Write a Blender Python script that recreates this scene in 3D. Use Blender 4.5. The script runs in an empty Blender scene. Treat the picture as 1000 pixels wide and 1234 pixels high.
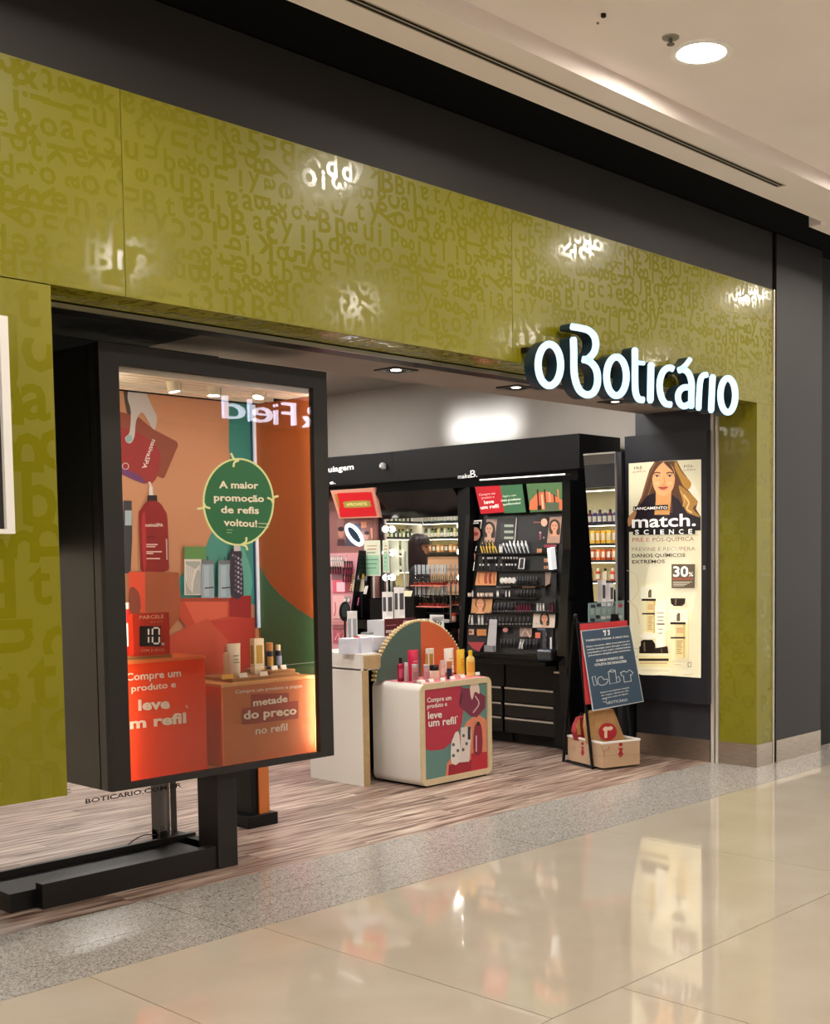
import bpy, math, random
import numpy as np
from mathutils import Vector, Matrix, geometry
random.seed(7)
SC = bpy.context.scene
COL = SC.collection

# ------------------------------------------------------------------ camera
FPX, CX, CY = 1475.0, 614.3, 760.1
YAW, PITCH, ROLL = math.radians(48.31), math.radians(-3.467), math.radians(-.643)
CAM = Vector((0, 0, 1.55))
def cam_axes():
    cy, sy = math.cos(YAW), math.sin(YAW)
    f = Vector((sy, cy, 0)); rt = Vector((cy, -sy, 0)); up = Vector((0, 0, 1))
    f2 = f*math.cos(PITCH) + up*math.sin(PITCH); u2 = up*math.cos(PITCH) - f*math.sin(PITCH)
    r2 = rt*math.cos(ROLL) + u2*math.sin(ROLL); u3 = u2*math.cos(ROLL) - rt*math.sin(ROLL)
    return r2, u3, f2
AR, AU, AF = cam_axes()
cd = bpy.data.cameras.new('camera'); cam = bpy.data.objects.new('camera', cd); COL.objects.link(cam)
cd.sensor_fit = 'HORIZONTAL'; cd.sensor_width = 36; cd.lens = 36*FPX/1000
cd.shift_x = -(CX-500)/1000; cd.shift_y = (CY-617)/1000
cd.clip_start = .05; cd.clip_end = 200
m = Matrix.Identity(4)
for i in range(3):
    m[i][0], m[i][1], m[i][2], m[i][3] = AR[i], AU[i], -AF[i], CAM[i]
cam.matrix_world = m
SC.camera = cam
def W(u, v, ax, val):
    """real point on the plane ax=val that stands at photo position u,v"""
    d = AR*((u-CX)/FPX) - AU*((v-CY)/FPX) + AF
    t = (val-CAM[ax])/d[ax]
    return CAM + d*t

# ------------------------------------------------------------------ world, exposure
wd = bpy.data.worlds.new('world'); SC.world = wd; wd.use_nodes = True
wd.node_tree.nodes['Background'].inputs[0].default_value = (1.0, .93, .84, 1)
wd.node_tree.nodes['Background'].inputs[1].default_value = 1.35
SC.view_settings.view_transform = 'Standard'; SC.view_settings.look = 'None'
SC.view_settings.gamma = 1; SC.view_settings.use_curve_mapping = False
SC.view_settings.exposure = 0.0
CEIL_E, SHOP_E, CASE_E = 225.0, 38.0, 38.0      # strengths of the mall downlights, added shop panels, added vitrine strips

# ------------------------------------------------------------------ materials
MC = {}
def srgb(c):
    if isinstance(c, str):
        c = [int(c[i:i+2], 16)/255 for i in (0, 2, 4)]
        c = [x/12.92 if x <= .04045 else ((x+.055)/1.055)**2.4 for x in c]
    return (*c[:3], 1)
def mat(c, rough=.5, metal=0, emit=0, coat=0, noise=0, ns=20, name=None, alpha=None, trans=0, bump=0, spec=.5):
    key = (c, rough, metal, emit, coat, noise, ns, trans, bump, spec)
    if key in MC: return MC[key]
    M = bpy.data.materials.new(name or 'm_%s' % (c if isinstance(c, str) else 'c')); M.use_nodes = True
    nt = M.node_tree; b = nt.nodes['Principled BSDF']
    b.inputs['Base Color'].default_value = srgb(c)
    b.inputs['Roughness'].default_value = rough; b.inputs['Metallic'].default_value = metal
    b.inputs['Coat Weight'].default_value = coat; b.inputs['Coat Roughness'].default_value = .05
    b.inputs['Specular IOR Level'].default_value = spec
    b.inputs['Transmission Weight'].default_value = trans
    if emit:
        b.inputs['Emission Color'].default_value = srgb(c); b.inputs['Emission Strength'].default_value = emit
    if noise or bump:
        tc = nt.nodes.new('ShaderNodeTexCoord'); n = nt.nodes.new('ShaderNodeTexNoise')
        n.inputs['Scale'].default_value = ns; n.inputs['Detail'].default_value = 4
        nt.links.new(tc.outputs['Object'], n.inputs['Vector'])
        if noise:
            mx = nt.nodes.new('ShaderNodeMix'); mx.data_type = 'RGBA'; mx.blend_type = 'MULTIPLY'
            mx.inputs[0].default_value = noise; mx.inputs[6].default_value = srgb(c)
            cr = nt.nodes.new('ShaderNodeValToRGB'); cr.color_ramp.elements[0].position = .3; cr.color_ramp.elements[1].position = .7
            cr.color_ramp.elements[0].color = (.4, .4, .4, 1)
            nt.links.new(n.outputs[0], cr.inputs[0]); nt.links.new(cr.outputs[0], mx.inputs[7])
            nt.links.new(mx.outputs[2], b.inputs['Base Color'])
        if bump:
            bp = nt.nodes.new('ShaderNodeBump'); bp.inputs['Strength'].default_value = bump; bp.inputs['Distance'].default_value = .01
            nt.links.new(n.outputs[0], bp.inputs['Height']); nt.links.new(bp.outputs[0], b.inputs['Normal'])
    MC[key] = M
    return M
def glass(name, refl=1.0, rough=0.0, tint=(1, 1, 1, 1)):
    M = bpy.data.materials.new(name); M.use_nodes = True; nt = M.node_tree
    nt.nodes.remove(nt.nodes['Principled BSDF'])
    out = nt.nodes['Material Output']; mx = nt.nodes.new('ShaderNodeMixShader'); t = nt.nodes.new('ShaderNodeBsdfTransparent')
    g = nt.nodes.new('ShaderNodeBsdfGlossy'); fr = nt.nodes.new('ShaderNodeFresnel'); fr.inputs[0].default_value = 1.5*refl
    g.inputs['Roughness'].default_value = rough; t.inputs[0].default_value = tint
    nt.links.new(fr.outputs[0], mx.inputs[0]); nt.links.new(t.outputs[0], mx.inputs[1]); nt.links.new(g.outputs[0], mx.inputs[2])
    nt.links.new(mx.outputs[0], out.inputs[0])
    return M
def node_mat(name, fn, rough=.3, **kw):
    M = bpy.data.materials.new(name); M.use_nodes = True; nt = M.node_tree; b = nt.nodes['Principled BSDF']
    b.inputs['Roughness'].default_value = rough
    for k, v in kw.items(): b.inputs[k.replace('_', ' ')].default_value = v
    fn(nt, b); return M
def ramp(nt, src, stops):
    r = nt.nodes.new('ShaderNodeValToRGB'); e = r.color_ramp.elements
    e[0].position, e[0].color = stops[0][0], srgb(stops[0][1])
    e[1].position, e[1].color = stops[-1][0], srgb(stops[-1][1])
    for p, c in stops[1:-1]:
        q = e.new(p); q.color = srgb(c)
    nt.links.new(src, r.inputs[0]); return r
def mapped(nt, scale, perobj=0):
    tc = nt.nodes.new('ShaderNodeTexCoord'); mp = nt.nodes.new('ShaderNodeMapping')
    mp.inputs['Scale'].default_value = scale; nt.links.new(tc.outputs['Object'], mp.inputs[0])
    if perobj:
        oi = nt.nodes.new('ShaderNodeObjectInfo'); mu = nt.nodes.new('ShaderNodeMath'); mu.operation = 'MULTIPLY'; mu.inputs[1].default_value = perobj
        nt.links.new(oi.outputs['Random'], mu.inputs[0]); nt.links.new(mu.outputs[0], mp.inputs['Location'])
    return mp
def f_wood(nt, b):
    mp = mapped(nt, (1.1, 16, 1), 40); n = nt.nodes.new('ShaderNodeTexNoise'); n.inputs['Scale'].default_value = 2.2; n.inputs['Detail'].default_value = 8
    n.inputs['Distortion'].default_value = .6
    nt.links.new(mp.outputs[0], n.inputs['Vector'])
    r = ramp(nt, n.outputs[0], [(.34, '5e4a42'), (.45, '947c70'), (.54, 'b8a396'), (.68, 'd8c8ba')])
    oi = nt.nodes.new('ShaderNodeObjectInfo'); r2 = ramp(nt, oi.outputs['Random'], [(0, 'd0c8c4'), (1, 'ffffff')])
    mx = nt.nodes.new('ShaderNodeMix'); mx.data_type = 'RGBA'; mx.blend_type = 'MULTIPLY'; mx.inputs[0].default_value = 1
    nt.links.new(r.outputs[0], mx.inputs[6]); nt.links.new(r2.outputs[0], mx.inputs[7]); nt.links.new(mx.outputs[2], b.inputs['Base Color'])
def f_granite(nt, b):
    mp = mapped(nt, (1, 1, 1)); v = nt.nodes.new('ShaderNodeTexVoronoi'); v.inputs['Scale'].default_value = 150
    nt.links.new(mp.outputs[0], v.inputs['Vector'])
    r = ramp(nt, v.outputs['Color'], [(.0, '54504c'), (.2, '8d8883'), (.5, 'aeaaa5'), (1, 'cbc7c2')])
    nt.links.new(r.outputs[0], b.inputs['Base Color'])
def f_tile(nt, b):
    mp = mapped(nt, (1, 1, 1), 9); n = nt.nodes.new('ShaderNodeTexNoise'); n.inputs['Scale'].default_value = 2.5; n.inputs['Detail'].default_value = 3
    nt.links.new(mp.outputs[0], n.inputs['Vector'])
    r = ramp(nt, n.outputs[0], [(.3, 'c6bbaa'), (.7, 'd0c6b6')])
    nt.links.new(r.outputs[0], b.inputs['Base Color'])
    n2 = nt.nodes.new('ShaderNodeTexNoise'); n2.inputs['Scale'].default_value = 5
    nt.links.new(mp.outputs[0], n2.inputs['Vector'])
    bp = nt.nodes.new('ShaderNodeBump'); bp.inputs['Strength'].default_value = .018; bp.inputs['Distance'].default_value = .02
    nt.links.new(n2.outputs[0], bp.inputs['Height']); nt.links.new(bp.outputs[0], b.inputs['Normal'])
def f_brushed(nt, b):
    mp = mapped(nt, (2, 2, 60)); n = nt.nodes.new('ShaderNodeTexNoise'); n.inputs['Scale'].default_value = 5
    nt.links.new(mp.outputs[0], n.inputs['Vector'])
    r = ramp(nt, n.outputs[0], [(.3, 'a09486'), (.7, 'bdb2a6')]); nt.links.new(r.outputs[0], b.inputs['Base Color'])
def f_green(nt, b):
    mp = mapped(nt, (1, 1, 1)); n = nt.nodes.new('ShaderNodeTexNoise'); n.inputs['Scale'].default_value = 1.2
    nt.links.new(mp.outputs[0], n.inputs['Vector'])
    r = ramp(nt, n.outputs[0], [(.3, '7f7a0c'), (.7, '898414')]); nt.links.new(r.outputs[0], b.inputs['Base Color'])
def f_paint(c1, c2):
    def f(nt, b):
        mp = mapped(nt, (1, 1, 1)); n = nt.nodes.new('ShaderNodeTexNoise'); n.inputs['Scale'].default_value = 1.5; n.inputs['Detail'].default_value = 5
        nt.links.new(mp.outputs[0], n.inputs['Vector'])
        r = ramp(nt, n.outputs[0], [(.3, c1), (.7, c2)]); nt.links.new(r.outputs[0], b.inputs['Base Color'])
    return f
WOOD = node_mat('oak_plank', f_wood, .38)
GRAN = node_mat('granite', f_granite, .16)
TILE = node_mat('cream_tile', f_tile, .07, Coat_Weight=.5, Coat_Roughness=.02)
BRUSH = node_mat('brushed_steel', f_brushed, .3, Metallic=.9)
GREEN = node_mat('olive_green_panel', f_green, .37)
GLET = mat('817c0f', .14, name='olive_green_gloss_print')
CEILM = node_mat('ceiling_paint', f_paint('e8ddd8', 'eee5e0'), .8)
CHAR = node_mat('charcoal_paint', f_paint('211d1b', '26221f'), .6)
CHAR2 = node_mat('charcoal_wall', f_paint('161312', '1b1817'), .5)
DKWALL = node_mat('dark_wall', f_paint('2a2930', '303038'), .55)
GREYW = node_mat('grey_wall', f_paint('a39c94', 'aca59e'), .8)
SOFF = node_mat('soffit_paint', f_paint('8c8078', '958a82'), .75)
BLACK = mat('09090b', .4, name='satin_black', spec=.25); BLKG = mat('060608', .14, spec=.35, name='gloss_black'); BLKM = mat('060606', .8, name='matt_black')
FRAME = mat('1b1614', .5, name='vitrine_frame_black')
SIDEM = mat('66645a', .3, metal=.85, name='vitrine_side_metal')
ALU = mat('c9c6c0', .3, metal=.9, name='aluminium')
WHITE = mat('e9e4dc', .4, name='white_laminate'); WHT = mat('f2f0ec', .4, name='white')
PLY = mat('c9ab7c', .55, noise=.25, ns=30, name='plywood_edge')
CARD = mat('b98a55', .8, noise=.3, ns=60, name='corrugated_card')
MIRR = mat('e8e8e8', .0, metal=1, name='mirror')
GLASS = glass('clear_glass')
CLEARP = glass('clear_plastic', .95, .05, (.92, .96, .95, 1))

# ------------------------------------------------------------------ mesh helper
class MB:
    def __init__(s): s.v = []; s.f = []; s.mi = []; s.xf = None
    def add(s, vs, fs, m=0):
        o = len(s.v)
        s.v += [(s.xf @ Vector(p)) if s.xf else Vector(p) for p in vs]
        s.f += [tuple(i+o for i in f) for f in fs]; s.mi += [m]*len(fs)
    def box(s, x0, x1, y0, y1, z0, z1, m=0):
        vs = [(x, y, z) for z in (z0, z1) for y in (y0, y1) for x in (x0, x1)]
        s.add(vs, [(0, 2, 3, 1), (4, 5, 7, 6), (0, 1, 5, 4), (2, 6, 7, 3), (0, 4, 6, 2), (1, 3, 7, 5)], m); return s
    def prism(s, pts, vec, m=0, caps=True, mcap=None):
        pts = [Vector(p) for p in pts]; vec = Vector(vec); n = len(pts)
        s.add(pts + [p+vec for p in pts], [(i, (i+1) % n, n+(i+1) % n, n+i) for i in range(n)], m)
        if caps:
            tris = tri(pts)
            mc = m if mcap is None else mcap
            s.add(pts, tris, mc); s.add([p+vec for p in pts], [t[::-1] for t in tris], m)
        return s
    def poly(s, pts, m=0):
        pts = [Vector(p) for p in pts]; s.add(pts, tri(pts), m); return s
    def lathe(s, prof, seg=14, m=0, c=(0, 0, 0), sx=1, sy=1, caps=True):
        vs = []; fs = []
        for r, z in prof:
            for k in range(seg):
                a = 2*math.pi*k/seg; vs.append((c[0]+r*sx*math.cos(a), c[1]+r*sy*math.sin(a), c[2]+z))
        for i in range(len(prof)-1):
            for k in range(seg):
                k2 = (k+1) % seg; fs.append((i*seg+k, i*seg+k2, (i+1)*seg+k2, (i+1)*seg+k))
        if caps: fs.append(tuple(range(seg))[::-1]); fs.append(tuple((len(prof)-1)*seg+k for k in range(seg)))
        s.add(vs, fs, m); return s
    def tube(s, pts, r, seg=8, m=0, closed=False):
        pts = [Vector(p) for p in pts]; n = len(pts); vs = []; fs = []
        for i, p in enumerate(pts):
            t = (pts[(i+1) % n]-pts[i-1]) if closed else (pts[min(i+1, n-1)]-pts[max(i-1, 0)])
            t.normalize(); a = Vector((0, 0, 1)) if abs(t.z) < .9 else Vector((1, 0, 0))
            u = t.cross(a).normalized(); w = t.cross(u)
            rr = r[i] if isinstance(r, (list, tuple)) else r
            for k in range(seg):
                an = 2*math.pi*k/seg; vs.append(p+u*rr*math.cos(an)+w*rr*math.sin(an))
        for i in range(n if closed else n-1):
            for k in range(seg):
                k2 = (k+1) % seg; j = (i+1) % n; fs.append((i*seg+k, i*seg+k2, j*seg+k2, j*seg+k))
        if not closed: fs.append(tuple(range(seg))[::-1]); fs.append(tuple((n-1)*seg+k for k in range(seg)))
        s.add(vs, fs, m); return s
    def build(s, name, mats, parent=None, smooth=False, bevel=0, kind=None, label=None):
        me = bpy.data.meshes.new(name)
        if parent is not None:
            off = Vector(parent['_o']) if '_o' in parent else Vector((0, 0, 0))
            vs = [p-off for p in s.v]
        else:
            xs = [p.x for p in s.v]; ys = [p.y for p in s.v]; zs = [p.z for p in s.v]
            off = Vector(((min(xs)+max(xs))/2, (min(ys)+max(ys))/2, min(zs)))
            vs = [p-off for p in s.v]
        me.from_pydata([tuple(p) for p in vs], [], s.f)
        if not isinstance(mats, (list, tuple)): mats = [mats]
        for q in mats: me.materials.append(q)
        if max(s.mi, default=0): me.polygons.foreach_set('material_index', s.mi)
        if smooth:
            me.shade_smooth(); me.set_sharp_from_angle(angle=math.radians(40))
        me.update()
        o = bpy.data.objects.new(name, me); COL.objects.link(o)
        if parent is None: o.location = off
        else: o.parent = parent
        o['_o'] = tuple(off)
        if bevel:
            b = o.modifiers.new('bevel', 'BEVEL'); b.width = bevel; b.segments = 2; b.limit_method = 'ANGLE'
        if kind: o['kind'] = kind
        if label: o['label'] = label
        return o
def tri(pts):
    try:
        t = geometry.tessellate_polygon([pts]); return [tuple(x) for x in t]
    except Exception: return [tuple(range(len(pts)))]
def box(x0, x1, y0, y1, z0, z1): return MB().box(x0, x1, y0, y1, z0, z1)
def tag(o, label, cat, group=None, kind=None):
    o['label'] = label; o['category'] = cat
    if group: o['group'] = group
    if kind: o['kind'] = kind
    return o
def thing(name, label, cat, loc, group=None, kind=None):
    o = bpy.data.objects.new(name, None); COL.objects.link(o); o.location = loc; o['_o'] = tuple(loc); o.empty_display_size = .05
    return tag(o, label, cat, group, kind)
def struct(o): o['kind'] = 'structure'; return o
def dup(root, loc, rz=0, label=None, group=None, scale=None):
    r = root.copy(); COL.objects.link(r); r.location = loc; r.rotation_euler = (0, 0, rz); r['_o'] = tuple(loc)
    if scale: r.scale = (scale,)*3 if not isinstance(scale, tuple) else scale
    if label: r['label'] = label
    if group: r['group'] = group
    for ch in root.children:
        c = ch.copy(); COL.objects.link(c); c.parent = r
        for g in ch.children:
            d = g.copy(); COL.objects.link(d); d.parent = c
    return r
def catmull(pts, n=6, closed=False):
    P = [np.array(p, float) for p in pts]; N = len(P); out = []
    for i in range(N if closed else N-1):
        a, b, c, d = (P[(i-1) % N] if closed or i > 0 else 2*P[0]-P[1]), P[i], P[(i+1) % N], (P[(i+2) % N] if closed or i+2 < N else 2*P[-1]-P[-2])
        for k in range(n):
            t = k/n; out.append(.5*((2*b)+(-a+c)*t+(2*a-5*b+4*c-d)*t*t+(-a+3*b-3*c+d)*t**3))
    if not closed: out.append(P[-1])
    return out
# ------------------------------------------------------------------ lettering and print
_tc = {}
def glyphs(s, bold=0.0, res=2):
    k = (s, bold, res)
    if k in _tc: return _tc[k]
    cu = bpy.data.curves.new('t', 'FONT'); cu.body = s; cu.resolution_u = res; cu.offset = bold; cu.size = 1
    o = bpy.data.objects.new('t', cu); COL.objects.link(o)
    me = bpy.data.meshes.new_from_object(o)
    vs = [(v.co.x, v.co.y) for v in me.vertices]; fs = [tuple(p.vertices) for p in me.polygons]
    bpy.data.objects.remove(o); bpy.data.meshes.remove(me); bpy.data.curves.remove(cu)
    _tc[k] = (vs, fs); return vs, fs
_H = {}
def capheight(bold):
    if bold not in _H:
        vs, _ = glyphs('H', bold); _H[bold] = max(v[1] for v in vs)
    return _H[bold]
class Print:
    """flat print on the plane ax=val; coordinates are positions in a crop (x0,y0,scale) of the photograph"""
    def __init__(s, ax, val, crop=(0, 0, 1), step=.0004, emit=0, rough=.45, off=.0008, fn=None):
        s.ax, s.val, s.crop, s.step, s.emit, s.rough = ax, val, crop, step, emit, rough
        s.l = off; s.mb = MB(); s.mats = []; s.fn = fn
        s.sg = -1.0
    def P(s, x, y):
        if s.fn: return s.fn(x, y)
        x0, y0, k = s.crop
        return W(x0+x/k, y0+y/k, s.ax, s.val)
    def mi(s, c):
        M = c if not isinstance(c, (str, tuple)) else mat(c, s.rough, emit=s.emit)
        if M not in s.mats: s.mats.append(M)
        return s.mats.index(M)
    def up(s, p):
        p = Vector(p)
        for a_, lo, hi in getattr(s, 'clip', ()): p[a_] = min(max(p[a_], lo), hi)
        if s.ax is not None: p[s.ax] += s.sg*s.l
        else: p += s.nrm*s.l
        return p
    def poly(s, pts, c, smooth=0):
        if smooth: pts = catmull(pts, smooth, True)
        s.l += s.step
        P = [s.up(s.P(*p)) for p in pts]; s.mb.poly(P, s.mi(c)); return s
    def rect(s, x0, y0, x1, y1, c): return s.poly([(x0, y0), (x1, y0), (x1, y1), (x0, y1)], c)
    def ell(s, cx, cy, rx, ry, c, n=28, rot=0):
        ca, sa = math.cos(rot), math.sin(rot)
        return s.poly([(cx+rx*math.cos(a)*ca-ry*math.sin(a)*sa, cy+rx*math.cos(a)*sa+ry*math.sin(a)*ca) for a in (2*math.pi*k/n for k in range(n))], c)
    def line(s, pts, w, c, closed=False, smooth=0):
        if smooth: pts = catmull(pts, smooth, closed)
        s.l += s.step
        L, R = ribbon(pts, w, closed); n = len(L)
        V = [s.up(s.P(*p)) for p in L]+[s.up(s.P(*p)) for p in R]
        s.mb.add(V, [(i, (i+1) % n, n+(i+1) % n, n+i) for i in range(n if closed else n-1)], s.mi(c)); return s
    def text(s, st, p0, p1, h, c, bold=0.0, res=2, thick=0):
        """baseline from p0 to p1, capital height h, all in crop units"""
        s.l += s.step
        vs, fs = glyphs(st, bold, res); x0 = min(v[0] for v in vs); x1 = max(v[0] for v in vs)
        A = s.P(*p0); B = s.P(*p1); T = s.P(p0[0], p0[1]-h); hh = (T-A).length/capheight(bold)
        up = Vector((0, 0, 1)) if s.ax is not None else s.uv
        d = (B-A)/(x1-x0)
        s.mb.add([s.up(A + d*(v[0]-x0) + up*(v[1]*hh)) for v in vs], fs, s.mi(c)); return s
    def build(s, parent, name='print', label=None): 
        return s.mb.build(name, s.mats, parent, label=label)
def ribbon(pts, w, closed=False):
    P = [np.array(p, float) for p in pts]; n = len(P); L = []; R = []
    for i in range(n):
        t = (P[(i+1) % n]-P[i-1]) if closed else P[min(i+1, n-1)]-P[max(i-1, 0)]
        t = t/(np.hypot(*t)+1e-9); nn = np.array([-t[1], t[0]]); ww = (w[i] if isinstance(w, (list, tuple)) else w)/2
        L.append(P[i]+nn*ww); R.append(P[i]-nn*ww)
    return L, R
def face(p, cx, cy, w, skin='d9a27c', hair='2a1a14', side=1, bg=None, long=True):
    """a small portrait print, w = half width of the head"""
    if bg: p.rect(cx-w*2, cy-w*2.1, cx+w*2, cy+w*2.6, bg)
    p.poly([(cx-w*1.3, cy-w*.5), (cx-w*.8, cy-w*1.5), (cx+w*.2, cy-w*1.8), (cx+w*1.1, cy-w*1.2), (cx+w*1.4, cy), (cx+w*1.3, cy+w*(1.8 if long else .6)), (cx+w*.6, cy+w*2), (cx-w*1.2, cy+w*(1.6 if long else .5))], hair, 3)
    p.poly([(cx-w*.4, cy+w*.8), (cx+w*.45, cy+w*.8), (cx+w*.5, cy+w*2), (cx+w*1.2, cy+w*2.4), (cx-w*1.2, cy+w*2.4), (cx-w*.5, cy+w*2)], skin)
    p.ell(cx, cy, w*.86, w*1.25, skin)
    for sx in (-1, 1):
        p.ell(cx+sx*w*.36, cy-w*.12, w*.19, w*.08, '3a2620', 10); p.line([(cx+sx*w*.14, cy-w*.34), (cx+sx*w*.58, cy-w*.38)], w*.08, '4a3024')
    p.line([(cx, cy), (cx+w*.07*side, cy+w*.36)], w*.07, 'b8805e'); p.ell(cx, cy+w*.66, w*.28, w*.11, 'b04a48', 12)

# ================================================================== SETTING
FY = 4.535                                     # shop front plane
# mall floor: cream tiles, recessed joints
def paved(root, xs, y0, y1, z, gap, th, name, m, bev=.0):
    for a, b in zip(xs[:-1], xs[1:]):
        MB().box(a+gap/2, b-gap/2, y0+gap/2, y1-gap/2, z-th, z).build(name, m, root)
fl = struct(box(-6, 14, -4.4, 4.18, -.06, -.012).build('floor', mat('4a4238', .8)))
row = 0; y = 4.18
while y > -4.3:
    xs = [2.30+2.345*k for k in (-3, -2, -1)] + [2.30, 3.09, 5.43, 7.775, 10.12, 12.4] if row == 0 else [(2.30 if row % 2 == 0 else 1.13)+2.345*k for k in range(-3, 5)]
    paved(fl, xs, max(y-1.6, -4.4), y, 0, .005, .012, 'floor_tile', TILE); y -= 1.6; row += 1
gs = struct(box(-6, 14, 4.18, 4.925, -.06, -.012).build('floor', mat('3a3834', .8)))
paved(gs, [-.9, 1.05, 3.0, 4.95, 6.9, 8.85, 10.8], 4.18, 4.54, 0, .005, .012, 'granite_slab', GRAN)
paved(gs, [-1.9, .05, 2.0, 3.0, 4.95, 6.0, 7.95, 9.9], 4.54, 4.925, 0, .005, .012, 'granite_slab', GRAN)
wf = struct(box(1.5, 8.1, 4.925, 14.0, -.06, -.012).build('floor', mat('1d1512', .8)))
y = 4.925; k = 0
while y < 13.95:
    y2 = min(y+.185, 14.0); x = 1.5-((k*7) % 5)*.29
    while x < 8.1:
        a, b = max(x, 1.5), min(x+1.45, 8.1)
        if b-a > .05: MB().box(a+.001, b-.001, y+.001, y2-.001, -.012, 0).build('floor_plank', WOOD, wf)
        x += 1.45
    y = y2; k += 1

# mall ceiling
cl = MB(); cl.box(-6, 14, -4.4, 3.65, 3.89, 4.05); struct(cl.build('ceiling', CEILM))
cb = MB(); cb.box(-6, 14, 3.65, 3.80, 3.80, 4.05); cb.box(-6, 14, 3.862, 4.03, 3.80, 4.05); cb.box(-6, 14, 3.80, 3.862, 3.83, 4.05)
cb.box(6.86, 14, 3.80, 3.862, 3.80, 3.83)
cbo = cb.build('ceiling', CEILM); struct(cbo)
sd = thing('slot_diffuser', 'long black twin slot air diffuser in the white ceiling border', 'air vent', (4, 3.83, 3.80))
box(-6, 6.84, 3.802, 3.86, 3.8012, 3.829).build('back_plate', BLKM, sd)
for ya in (3.802, 3.829, 3.8555): box(-6, 6.84, ya, ya+.004, 3.798, 3.801).build('slat', mat('c4b6a4', .5), sd)
# dark recess above the shop front, with its stepped end
st = MB(); st.box(-6, 7.75, 4.03, 4.75, 3.875, 4.05); st.box(7.75, 14, 4.12, 4.85, 3.876, 4.05)
struct(st.build('ceiling', mat('050506', .9, spec=.1)))
struct(box(7.75, 14, 4.03, 4.12, 3.78, 4.05).build('trim_1', CEILM)) 
# bulkhead, dark wall right
struct(box(-1, 8.0, FY+.01, FY+.2, 3.455, 3.865).build('wall_front', CHAR))
struct(box(8.045, 8.745, FY, FY+.2, 0, 3.865).build('wall_right', CHAR2))
struct(box(8.0, 8.045, FY+.03, FY+.2, 0, 3.865).build('trim_2', BLKM))
struct(box(8.745, 14.0, FY+.12, FY+.3, 0, 3.875).build('wall_side', mat('0b0a0a', .7)))
struct(box(8.045, 8.735, FY-.008, FY, 0, .165).build('baseboard_right', BRUSH))
# green band and pilasters; letter print
def letterfield(mb, fn, w, h, cell, rng):
    al = 'BoticabBgyuaeJ35&tkRd'
    ny = int(h/cell); nx = int(w/cell)
    for j in range(ny+1):
        for i in range(nx+1):
            vs, fs = glyphs(rng.choice(al), .018, 2)
            cx = (i+.5+rng.uniform(-.12, .12)+(.5 if j % 2 else 0))*w/nx; cy = (j+.5+rng.uniform(-.12, .12))*h/max(ny, 1)
            rr_ = rng.random()*.0007; k = cell*rng.uniform(1.45, 2.0); an = rng.choice((0, 0, 0, 90, -90, 180))*math.pi/180
            mx = (min(v[0] for v in vs)+max(v[0] for v in vs))/2; my = (min(v[1] for v in vs)+max(v[1] for v in vs))/2
            q = []
            for vx, vy in vs:
                a, b = (vx-mx)*k, (vy-my)*k
                q.append((min(max(cx+a*math.cos(an)-b*math.sin(an), .004), w-.004), min(max(cy+a*math.sin(an)+b*math.cos(an), .004), h-.004)))
            if cx < w+.05 and cy < h+.05: mb.add([fn(*p, rr_) for p in q], fs)
rng = random.Random(3)
band = thing('shop_fascia', 'olive green fascia band with glossy letter print above the shop entrance', 'fascia', (5, FY, 2.625))
bx = [-.4, 2.757, 5.143, 8.0]
for a, b in zip(bx[:-1], bx[1:]):
    pn = box(a+.0015, b-.0015, FY, FY+.265, 2.627, 3.455).build('panel', GREEN, band)
    mb = MB(); letterfield(mb, lambda x, z, r: (a+x, FY-.0003-r, 2.627+z), b-a, .828, .088, rng)
    mb.build('letter_print', GLET, pn)['kind'] = 'stuff'
    mb = MB(); letterfield(mb, lambda x, z, r: (a+x, FY+.005+z, 2.6268-r), b-a, .25, .105, rng)
    mb.build('letter_print', GLET, pn)['kind'] = 'stuff'
box(2.43, 7.77, FY+.268, FY+.278, 2.600, 2.62).build('edge_trim', ALU, band)
pl = thing('green_pilaster', 'olive green pilaster hanging at the left of the entrance', 'pilaster', (1.9, FY, .63))
q = box(1.2, 2.43, FY, FY+.12, .62, 2.622).build('panel', GREEN, pl)
mb = MB(); letterfield(mb, lambda x, z, r: (1.2+x, FY-.0003-r, .62+z), 1.23, 2.0, .17, rng); mb.build('letter_print', GLET, q)['kind'] = 'stuff'
co = thing('green_column', 'olive green column with steel foot at the right of the entrance', 'column', (7.9, FY, 0))
q = box(7.77, 7.992, FY, 4.85, .165, 2.626).build('shaft', GREEN, co)
mb = MB(); letterfield(mb, lambda x, z, r: (7.772+x, FY-.0003-r, .17+z), .218, 2.45, .115, rng)
letterfield(mb, lambda x, z, r: (7.7697-r, FY+.004+x, .17+z), .31, 2.45, .115, rng); mb.build('letter_print', GLET, q)['kind'] = 'stuff'
box(7.764, 7.992, FY-.006, 4.85, 0, .165).build('steel_foot', BRUSH, co)
for nm, x0, x1, y0, y1, z1 in (('trim_3', 7.992, 8.004, FY-.012, FY+.01, 3.455), ('trim_4', 7.755, 7.775, 4.852, 4.872, 2.6), ('trim_5', 7.75, 7.775, 4.885, 4.91, 2.6)):
    struct(box(x0, x1, y0, y1, 0, z1).build(nm, mat('d8d2c8', .35, metal=.3)))
struct(box(2.43, 7.77, 4.815, 4.93, 2.60, 2.70).build('trim_6', BLACK))
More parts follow.
